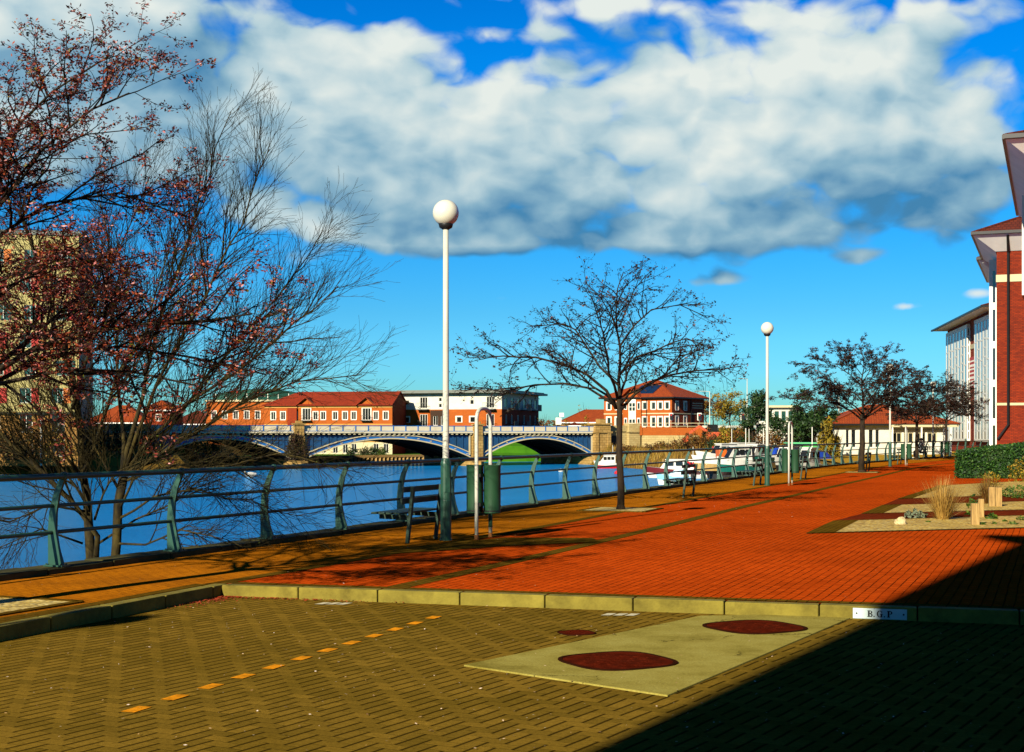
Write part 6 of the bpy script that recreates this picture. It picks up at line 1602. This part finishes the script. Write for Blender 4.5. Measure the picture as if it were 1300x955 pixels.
# ================================================================== iron bridge
def bridge():
    rz = R(28.8); t = thing('bridge', 'iron road bridge with three blue and cream arches on stone piers', 'bridge', (-5.25, 210, 0), rz); W = 16.0
    HP = 1.05; ARC = [(-48.6, -27.9 - HP), (-27.9 + HP, -HP), (HP, 20.2)]
    zs, zc = -1.65, 1.12
    def arc_z(x, a, b_, add=0):
        m = (a + b_) / 2; h = (b_ - a) / 2; u = (x - m) / h
        return zs + (zc - zs) * (1 - u * u) + add
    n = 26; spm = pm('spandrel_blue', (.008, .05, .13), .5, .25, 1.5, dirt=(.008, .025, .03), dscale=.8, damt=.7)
    for a, b_ in ARC:
        ar = MB(); spl = MB(); spr = MB(); so = MB(); mid = (a + b_) / 2
        top = lambda x: min(1.52, arc_z(x, a, b_, .62 if b_ - a > 22 else .55))
        for i in range(n):
            x0, x1 = a + (b_ - a) * i / n, a + (b_ - a) * (i + 1) / n; z0, z1 = arc_z(x0, a, b_), arc_z(x1, a, b_); t0, t1 = top(x0), top(x1)
            ar.poly([(x0, 0, z0), (x1, 0, z1), (x1, 0, t1), (x0, 0, t0)])
            if t0 < 1.515 or t1 < 1.515: (spl if (x0 + x1) / 2 < mid else spr).poly([(x0, .18, t0 - .02), (x1, .18, t1 - .02), (x1, .18, 1.53), (x0, .18, 1.53)])
            for dz0, dz1, y in ((-.09, .08, -.14), (.0, .14, -.16)):
                if dz0 < 0: q = (z0, z1)
                else: q = (t0 - .08, t1 - .08)
                k = len(ar.v)
                for yy in (y, .02):
                    ar.v.extend([(x0, yy, q[0] + dz0), (x1, yy, q[1] + dz0), (x1, yy, q[1] + dz1), (x0, yy, q[0] + dz1)])
                for fc in ((0, 1, 2, 3), (0, 4, 5, 1), (3, 2, 6, 7)): ar.f.append(tuple(k + c for c in fc)); ar.m.append(1)
            so.poly([(x0, 0.02, z0), (x0, W, z0), (x1, W, z1), (x1, .02, z1)]); so.poly([(x0, W, z0), (x0, W, 1.5), (x1, W, 1.5), (x1, W, z1)])
            for y in (3, 6, 9, 12.5):
                so.poly([(x0, y, z0 - .35), (x1, y, z1 - .35), (x1, y, z1), (x0, y, z0)]); so.poly([(x0, y, z0 - .35), (x0, y + .25, z0 - .35), (x1, y + .25, z1 - .35), (x1, y, z1 - .35)])
            if i % 2 == 1:
                xm = (x0 + x1) / 2; zm = (z0 + z1) / 2 + .27; ar.box(xm - .16, xm + .16, -.05, -.004, zm - .05, zm + .06, 1)
        # spandrel lattice bars
        for i in range(1, 22):
            x = a + (b_ - a) * i / 22
            if top(x) < 1.2: (spl if x < mid else spr).box(x - .05, x + .05, .08, .178, top(x), 1.52)
        for x in (a + .12, b_ - .12): ar.box(x - .12, x + .12, -.10, .02, zs + .3, 1.52, 1)
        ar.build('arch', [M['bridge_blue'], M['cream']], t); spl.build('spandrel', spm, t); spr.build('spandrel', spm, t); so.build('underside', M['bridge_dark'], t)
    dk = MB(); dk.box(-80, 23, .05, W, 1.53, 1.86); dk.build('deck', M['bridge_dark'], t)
    co = MB(); co.box(-80, 20.6, -.45, .04, 1.87, 2.12); co.build('cornice', M['parapet_cream'], t)
    for i in range(150):
        pass
    dn = MB()
    for i in range(130): x = -79 + i * .77; dn.box(x, x + .3, -.36, -.02, 1.66, 1.865)
    dn.build('corbel', M['cream'], t)
    ro = MB(); ro.box(-80, 23, .3, W - .3, 1.87, 1.95); ro.build('roadway', M['asphalt'], t)
    for y in (-.16, W - .2):
        pr = MB(); x = -79.5
        pr.box(-80, 20.6, y - .07, y + .15, 2.13, 2.21, 0); pr.box(-80, 20.6, y - .07, y + .15, 2.87, 2.95, 0)
        pr.box(-80, 20.6, y - .04, y + .08, 2.21, 2.87, 1)
        while x < 20.3: pr.box(x - .07, x + .07, y - .09, y + .17, 2.14, 2.98, 0); x += 1.94
        pr.build('parapet', [M['bridge_blue'], M['parapet_cream']], t)
    for x in (-27.9, 0.0):
        m = MB(); m.prism([(x - .95, -.55), (x, -1.5), (x + .95, -.55), (x + .95, W + .5), (x, W + 1.4), (x - .95, W + .5)], -4, -2.3); m.build('cutwater', M['stone'], t)
        m = MB(); m.prism([(x - .85, -.5), (x + .85, -.5), (x + .85, W + .3), (x - .85, W + .3)], -2.3, 1.5); m.box(x - .72, x + .72, -.62, -.1, 1.5, 3.05); m.box(x - .95, x + .95, -.8, -.0, 3.05, 3.25); m.box(x - .45, x + .45, -.55, -.15, 3.25, 3.6)
        m.box(x - 1.15, x + 1.15, -.9, -.45, -2.3, -2.0); m.build('pier', M['stone'], t)
    m = MB(); m.box(20.2, 23.2, -.7, W, -3.8, 1.9); m.box(20.0, 23.4, -.9, W, 1.9, 2.15); m.box(20.3, 23.1, -.75, 1.0, 2.15, 3.2); m.box(20.0, 23.4, -.95, 1.2, 3.2, 3.45); m.box(21.2, 22.3, -.6, .6, 3.45, 4.1)
    for x in (20.3, 22.5): m.box(x, x + .6, -.85, -.68, -2.5, 1.9)
    m.build('abutment', M['stone'], t)
    m = MB(); m.box(-53.5, -48.6, -.5, W, -3.8, 1.5); m.box(-53.5, -48.6, -.6, 1.0, 2.14, 3.1); m.build('abutment', M['stone'], t)
    # masonry approach at the right with an arched niche, its shade a flat black sheet
    m = MB(); m.box(23.2, 28.9, .4, W, -1.2, 2.15); m.box(23.2, 28.9, .2, 1.2, 2.15, 3.1); m.box(26.9, 29.0, -.2, 1.4, -1.5, 3.4); m.box(26.7, 29.2, -.4, 1.6, 2.0, 2.25); m.build('approach_wall', M['stone_pale'], t)
    nq = MB(); pts = [(23.7, -1.1), (25.2, -1.1), (25.2, .8)] + [(24.45 + .75 * math.cos(R(k * 20)), .8 + .75 * math.sin(R(k * 20))) for k in range(1, 9)] + [(23.7, .8)]
    nq.poly([(x, .385, z) for x, z in pts]); nq.build('niche', M['black'], t)
bridge()
def embankment():
    mb = MB(); mb.prism([(17.5, 236), (21.5, 224.4), (31.5, 223.4), (80, 228), (120, 330), (26, 330), (17.5, 252)], -.5, 2.4); tag(mb.build('street_embankment', M['ground']), kind='structure')
    a, b_ = at(815, 222), at(888, 222)
    t = thing('retaining_wall', 'pale stone retaining wall topped with an orange brick parapet', 'wall', (a.x, a.y, 0), 0); L = (b_ - a).length
    m = MB(); m.box(0, L, 0, .9, -1.6, 1.55); m.build('stone_base', M['stone_pale'], t)
    m = MB(); m.box(0, L, .02, .5, 1.553, 2.75); m.box(-.3, .02, -.1, .8, 1.56, 3.0); m.box(L - .03, L + .45, -.1, .8, -1, 2.95); m.build('brick_parapet', M['brick_orange'], t)
    m = MB(); pts = [(6.6, -.9), (7.3, -.9), (7.3, -.1)] + [(6.95 + .35 * math.cos(R(k * 30)), -.1 + .35 * math.sin(R(k * 30))) for k in range(1, 6)] + [(6.6, -.1)]; m.poly([(x, -.012, z) for x, z in pts]); m.build('drain_arch', M['black'], t)  # flat black sheet paints the shade inside the drain mouth
    f = thing('guard_rail', 'pale guard rail along the street above the brick parapet', 'railing', at(792, 227, 2.4)); m = MB()
    for i in range(9): m.tube([(i * 1.7, 0, 0), (i * 1.7, 0, 1.1)], .05, 5)
    m.beam((0, 0, 1.1), (13.6, 0, 1.1), .08, .08); m.beam((0, 0, .6), (13.6, 0, .6), .06, .06); m.build('bars', M['cream'], f)
    f = thing('guard_rail', 'grey crash barrier along the street to the right of the brick office', 'railing', at(893, 232, 2.4)); m = MB()
    for i in range(7): m.box(i * 1.6, i * 1.6 + .1, 0, .1, 0, .7)
    m.box(-.2, 9.9, -.06, -.005, .4, .75); m.build('bars', M['white_pole'], f)
embankment()
def bank_walls():
    pts = [(-45.5, 206.5), (-39, 213), (-28, 222), (-15, 234), (-9.5, 243)]
    ap = MB(); ap.prism(pts + [(-8, 247), (-12, 258), (-24, 263), (-46, 263)], -3.6, -1.78); tag(ap.build('quay_apron', M['lawn']), kind='structure')
    t = thing('timber_quay', 'low timber piled quay wall at the water edge behind the middle arch', 'wall', (0, 0, 0)); m = MB(); k = MB()
    for a, b_ in zip(pts, pts[1:]):
        a = Vector((*a, 0)) + Vector((.3, -.5, 0)); b_ = Vector((*b_, 0)) + Vector((.3, -.5, 0)); m.beam((a.x, a.y, -1.80), (b_.x, b_.y, -1.80), .7, .40); d = (b_ - a).normalized(); n = int((b_ - a).length / .8)
        for i in range(n): p = a + d * (i * .8); pl = MB(); pl.box(p.x - .22, p.x + .22, p.y - .35, p.y + .1, -3.5, -2.02); pl.build('pile', M['timber'], t)
        m.beam((a.x, a.y + .35, -3.0), (b_.x, b_.y + .35, -3.0), .2, .5)
    m.build('capping', M['timber'], t)
    mb = MB(); mb.poly([(-8.6, 243.2, -1.85), (-2, 243.4, -1.9), (14, 246.8, -1.9), (14, 257, .3), (-1, 255, 1.25), (-7.5, 252, .2)])
    tag(mb.build('lawn', M['lawn']), kind='structure')
bank_walls()

# street furniture across the water
def street_light(px, d, top, z0, lab, arm=1.2):
    t = thing('street_light', lab, 'street light', at(px, d, z0)); h = zt(top, d) - z0; m = MB(); m.tube([(0, 0, 0), (0, 0, h * .5), (0, 0, h)], [.11, .09, .06], 8); m.build('column', M['white_pole'], t)
    m = MB(); m.tube([(0, 0, h - .05), (-arm * .4, 0, h + .02), (-arm, 0, h + .02)], [.05, .045, .04], 6); m.build('arm', M['white_pole'], t); m = MB(); m.box(-arm - .7, -arm, -.14, .14, h - .04, h + .10); m.build('lantern', M['roof_grey'], t)
street_light(948.5, 230, 481, 2.4, 'tall grey street light with a short arm rising above the orange digger', .7)
street_light(901, 236, 497, 2.4, 'curved arm street light just right of the brick office', 1.8)
def traffic_light(px, d, lab, z0=2.4, h=2.6):
    t = thing('traffic_light', lab, 'traffic light', at(px, d, z0)); m = MB(); m.tube([(0, 0, 0), (0, 0, h)], .06, 6); m.build('post', M['roof_grey'], t)
    m = MB(); m.box(-.2, .2, -.18, .1, h - .9, h); m.build('head', M['black'], t); m = MB(); m.box(-.34, .34, .105, .13, h - 1.05, h + .15); m.build('backing_board', M['win_white'], t)
    m = MB(); m.lathe([(.11, 0), (0, .02)], n=10); o = m.build('red_lens', flat('red_lens', (.6, .02, .02), .3), t); o.matrix_local = Matrix.Translation((0, -.185, h - .2)) @ Matrix.Rotation(R(90), 4, 'X')
traffic_light(852, 228, 'traffic light with white backing board before the corner of the brick office'); traffic_light(943, 226, 'traffic light beside the tall grey street light'); traffic_light(888, 228, 'traffic light at the right end of the brick parapet')
def road_sign(px, d, z, w, h, lab):
    t = thing('road_sign', lab, 'sign', at(px, d, 2.0)); m = MB()
    for x in (-w * .3, w * .3): m.tube([(x, 0, 0), (x, 0, z)], .05, 5)
    m.build('posts', M['roof_grey'], t); m = MB(); m.box(-w / 2, w / 2, -.08, -.052, z - h, z); m.build('board', M['win_white'], t)
road_sign(709, 246, 2.6, 1.0, 1.2, 'white sign board on posts above the bridge parapet'); road_sign(713, 250, 3.5, .8, .7, 'small white sign just above and right of the larger white board')
def digger():
    t = thing('digger', 'orange red digger with raised bent arm parked on the bank below the street', 'digger', at(897, 188, 0.25), R(-4)); rd = flat('digger_red', (.38, .048, .003), .5, .15)
    m = MB(); m.prism([(0, 0), (5.2, 0), (5.2, 2), (0, 2)], .75, 1.75); m.build('body', rd, t, bevel=.08)
    m = MB(); m.box(3.6, 5.1, .1, 1.9, 1.755, 1.9); m.build('engine_cover', rd, t); m = MB(); m.box(2.0, 2.5, -.03, -.004, 1.0, 1.5); m.build('emblem', flat('digger_yellow', (.7, .45, .03), .5), t)
    m = MB(); m.beam((.6, .8, 1.5), (-.9, .8, 2.5), .35, .5, up=(0, 1, 0)); m.build('boom', rd, t); m = MB(); m.beam((-.85, .8, 2.55), (-2.1, .8, 1.7), .3, .4, up=(0, 1, 0)); m.beam((-2.0, .8, 1.8), (-2.6, .8, .9), .28, .34, up=(0, 1, 0)); m.build('arm', rd, t)
    m = MB(); m.prism([(-3.1, .4), (-2.3, .4), (-2.3, 1.3), (-3.1, 1.3)], .3, 1.0); m.build('bucket', rd, t, bevel=.05)
    m = MB()
    for y in (0, 1.5):
        m.beam((.4, y + .25, .40), (4.8, y + .25, .40), .5, .6)
    m.build('track', M['black'], t, bevel=.12)
    m = MB(); m.box(.15, 1.5, .15, 1.1, 1.76, 2.75); m.build('cab', M['glass_dark'], t)
digger()

# ================================================================== boats in the basin
def hull_mesh(L, B, Hd, sheer=.35, bow=1.0):
    """open-topped hull with deck; x along, bow at +x; waterline z=0"""
    n = 14; m = MB(); rows = []
    for i in range(n + 1):
        u = i / n; b_ = B / 2 * (1 - max(0, (u - .45) / .55) ** 2.2) * (.86 + .14 * min(1, u / .3)); x = -L / 2 + L * u; zt_ = Hd + sheer * max(0, (u - .35) / .65) ** 1.6; rake = .10 * L * max(0, (u - .6) / .4) ** 2 * bow
        rows.append([(x + rake, -b_, zt_), (x + rake * .45, -b_ * .93, zt_ * .45), (x, -b_ * .72, -.12), (x, 0, -.35), (x, b_ * .72, -.12), (x + rake * .45, b_ * .93, zt_ * .45), (x + rake, b_, zt_)])
    for r0, r1 in zip(rows, rows[1:]):
        for j in range(6): m.poly([r0[j], r1[j], r1[j + 1], r0[j + 1]], 1 if j in (1, 4) else (0 if j in (0, 5) else 2))
        m.poly([r0[6], r1[6], r1[0], r0[0]], 3)
    m.poly([rows[0][k] for k in range(7)], 0)
    return m
def boat(px, d, rz, lab, kind, L=6.0, hullc='c_boat_white', strip='c_boat_white', canvas='c_boat_blue', name='boat', ashore=False):
    B = L * .36; Hd = .55 + .05 * L; t = thing(name, lab, 'boat', at(px, d, -1.02 if ashore else WATER_Z + .02), rz)
    hull_mesh(L, B, Hd).build('hull', [M[strip], M[hullc], M['c_boat_foot'], M['c_boat_deck']], t, smooth=False)
    if kind == 'cruiser':
        m = MB(); n = len(m.v); a, c = -L * .28, L * .22; w0, w1 = B * .38, B * .26; z0, z1 = Hd + .02, Hd + 1.05
        m.v.extend([(a, -w0, z0), (c + .55, -w0 * .8, z0), (c + .55, w0 * .8, z0), (a, w0, z0), (a, -w1, z1), (c - .2, -w1, z1), (c - .2, w1, z1), (a, w1, z1)])
        for fc in ((0, 1, 5, 4), (1, 2, 6, 5), (2, 3, 7, 6), (3, 0, 4, 7), (4, 5, 6, 7)): m.f.append(tuple(n + i for i in fc)); m.m.append(0)
        m.build('cabin', M['c_boat_white'], t); m = MB(); m.box(a - .1, c - .1, -w1 - .08, w1 + .08, z1, z1 + .08); m.build('cabin_roof', M['c_boat_white'], t)
        for s in (-1, 1):
            m = MB()
            for k in range(3): x = a + .2 + k * (c - a) / 3.2; y = s * (w0 * .62 + w1 * .40 ); m.box(x, x + (c - a) / 4.4, y - .03 if s > 0 else y - .06, y + .06 if s > 0 else y + .03, z0 + .45, z1 - .2)
            m.build('side_window', M['glass_dark'], t)
        m = MB(); n = len(m.v); e = .03
        m.poly([(c + .42 + e, -w0 * .7, z0 + .2), (c + .42 + e, w0 * .7, z0 + .2), (c - .12 + e, w1 * .85, z1 - .1), (c - .12 + e, -w1 * .85, z1 - .1)]); m.build('windscreen', M['glass_dark'], t)
        m = MB(); m.tube([(a + .3, 0, z1), (a + .3, 0, z1 + 1.4)], .03, 5); m.build('mast', M['win_white'], t)
    elif kind == 'canvas':
        m = MB(); k = 6; rows = []
        for i in range(k + 1):
            u = i / k; x = -L * .42 + L * .62 * u; w = B * .44 * (1 - .25 * u); z = Hd + .75 * math.sin(PI * (.18 + .72 * u)); rows.append([(x, -w, Hd + .02), (x, -w * .6, z), (x, w * .6, z), (x, w, Hd + .02)])
        for r0, r1 in zip(rows, rows[1:]):
            for j in range(3): m.poly([r0[j], r1[j], r1[j + 1], r0[j + 1]])
        m.poly(rows[0]); m.poly(rows[-1][::-1]); m.build('canvas_cover', M[canvas], t)
        m = MB(); m.box(-L / 2 - .25, -L / 2 + .05, -.2, .2, .1, Hd + .5); m.build('outboard_motor', M['black'], t, bevel=.05)
    elif kind == 'open':
        m = MB()
        for x in (-L * .25, .0, L * .2): m.box(x, x + .25, -B * .36, B * .36, Hd + .02, Hd + .1)
        m.build('thwart', M['timber'], t); m = MB(); m.box(-L / 2 - .25, -L / 2 + .05, -.2, .2, .1, Hd + .55); m.build('outboard_motor', M['black'], t, bevel=.05)
        m = MB(); m.box(-.1, L * .12, -B * .3, B * .3, Hd + .1, Hd + .75); m.build('console', M[canvas], t, bevel=.05)
    return t
for k, c in (('boat_white', (.50, .50, .45)), ('boat_blue', (.012, .05, .36)), ('boat_red', (.42, .008, .01)), ('boat_maroon', (.10, .01, .01)), ('boat_teal', (.006, .095, .075)), ('boat_navy', (.012, .02, .07)), ('boat_black', (.015, .015, .015)), ('boat_foot', (.05, .03, .03)), ('boat_deck', (.36, .32, .22)), ('boat_sky', (.16, .36, .50)), ('boat_orange', (.45, .09, .01)), ('boat_buff', (.34, .22, .07))): flat(k, c, .35, .12)
boat(772, 196, R(185), 'white cabin boat with a bright red hull moored below the stone abutment', 'cruiser', 3.4, 'c_boat_red', 'c_boat_white')
bt = boat(862, 152, R(158), 'large white cruiser with maroon stripe and two red lifebuoys', 'cruiser', 6.6, 'c_boat_white', 'c_boat_maroon')
for k in (0, 1):
    m = MB(); pts = [(.26 * math.cos(2 * PI * i / 14), 0, .26 * math.sin(2 * PI * i / 14)) for i in range(15)]; m.tube(pts, .09, 6, cap=False); o = m.build('lifebuoy', M['c_boat_red'], bt); o.location = (-2.0 + k * .75, 1.0, 1.45); o.rotation_euler.x = R(-16)
boat(857, 132, R(170), 'small boat with a pale blue cover and red outboard cowl beside the bench', 'canvas', 3.0, 'c_boat_white', 'c_boat_sky', 'c_boat_sky')
boat(913, 139, R(200), 'open boat with a red console standing ashore, farthest left on the boat hard', 'open', 4.4, 'c_boat_maroon', 'c_boat_white', 'c_boat_red', ashore=True)
boat(920, 128, R(215), 'white cabin boat with a navy hull right of the open red console boat', 'cruiser', 4.2, 'c_boat_navy', 'c_boat_white', ashore=True)
boat(940, 136, R(205), 'white cruiser on the boat hard left of the second lamp, bow towards the river', 'cruiser', 4.6, 'c_boat_white', 'c_boat_white', ashore=True)
boat(919, 110, R(190), 'open workboat with a buff hull and orange console on the boat hard', 'open', 4.4, 'c_boat_buff', 'c_boat_white', 'c_boat_orange', ashore=True)
boat(938, 107, R(205), 'teal hulled boat with a white cabin close under the railing', 'cruiser', 3.3, 'c_boat_teal', 'c_boat_white', ashore=True)
boat(962, 118, R(230), 'white boat with a teal stripe partly hidden by the second lamp sleeve', 'cruiser', 4.4, 'c_boat_white', 'c_boat_teal', ashore=True)
boat(984, 124, R(225), 'white boat with a blue canvas cover left of the second pair of bins', 'canvas', 4.6, 'c_boat_white', 'c_boat_white', 'c_boat_blue', ashore=True)
boat(1000, 104, R(235), 'black hulled boat with a white cabin behind the second pair of bins', 'cruiser', 3.8, 'c_boat_black', 'c_boat_white', ashore=True)
boat(1027, 92, R(240), 'vivid blue hulled white cabin boat right of the second pair of bins', 'cruiser', 3.4, 'c_boat_blue', 'c_boat_white', ashore=True)
boat(1036, 104, R(230), 'white boat under a bright blue canopy behind the blue hulled boat', 'canvas', 3.6, 'c_boat_white', 'c_boat_white', 'c_boat_blue', ashore=True)
boat(966, 140, R(210), 'white boat with an orange canvas cover behind the second lamp post', 'canvas', 4.2, 'c_boat_white', 'c_boat_white', 'c_boat_orange', ashore=True)
tag(MB().prism([(15.5, 84), (20.3, 84.5), (22.8, 96), (24.6, 112), (26.8, 130), (26.8, 150), (20.8, 150), (18.3, 130), (15.6, 112)], -3.6, -1.38).build('boat_hard', M['asphalt']), kind='structure')
def pontoon():
    t = thing('pontoon', 'narrow floating wooden pontoon with pale mooring posts between the boats', 'pontoon', at(884, 163, WATER_Z), R(25)); m = MB(); m.box(-5, 10, -.6, .6, .12, .35); m.build('walkway', M['timber'], t)
    for x in (-4, -1, 2, 5, 8): m = MB(); m.tube([(x, .7, -1), (x, .7, 1.9)], .10, 8); m.build('mooring_post', M['timber'], t)
pontoon()
def buoy(px, d, c, lab): 
    m = MB(); m.lathe([(0, -.2), (.25, -.1), (.32, .1), (.2, .32), (.05, .4), (0, .42)], n=12); tag(m.build('buoy', M[c], loc=at(px, d, WATER_Z)), lab, 'buoy')
buoy(712, 178, 'c_boat_white', 'white mooring buoy floating before the right arch'); buoy(783, 168, 'c_boat_red', 'red mooring buoy floating beside the tree trunk'); buoy(838, 165, 'c_boat_orange', 'orange buoy floating left of the bench by the cruiser')
def swan():
    t = thing('swan', 'white swan floating on the river before the left arch', 'bird', at(318, 156, WATER_Z), R(200)); m = MB(); rows = []; n = 12
    prof = [(-.75, .02, .35), (-.6, .14, .30), (-.35, .24, .22), (0, .28, .20), (.3, .24, .22), (.48, .13, .30), (.58, .075, .48), (.60, .06, .70), (.56, .055, .90), (.60, .065, 1.0), (.72, .06, .98), (.86, .025, .92), (.95, .01, .90)]
    m.tube([(x, 0, z) for x, r, z in prof], [r * 1.3 for x, r, z in prof], 10); m.build('body', M['c_boat_white'], t, smooth=True)
swan()
# distant tree line closing the horizon
def treeline():
    mb = MB(); rg = random.Random(77)
    for i in range(9000):
        x = rg.uniform(-420, 420); h = 5 + 4 * noise.noise(Vector((x * .03, 0, 0))); z = rg.random() ** .8 * h
        leaf(mb, Vector((x, 560 + rg.uniform(-8, 8), z)), rg.uniform(.6, 1.3), rg)
    tag(mb.build('treeline', M['brown_leaf']), kind='stuff')
treeline()
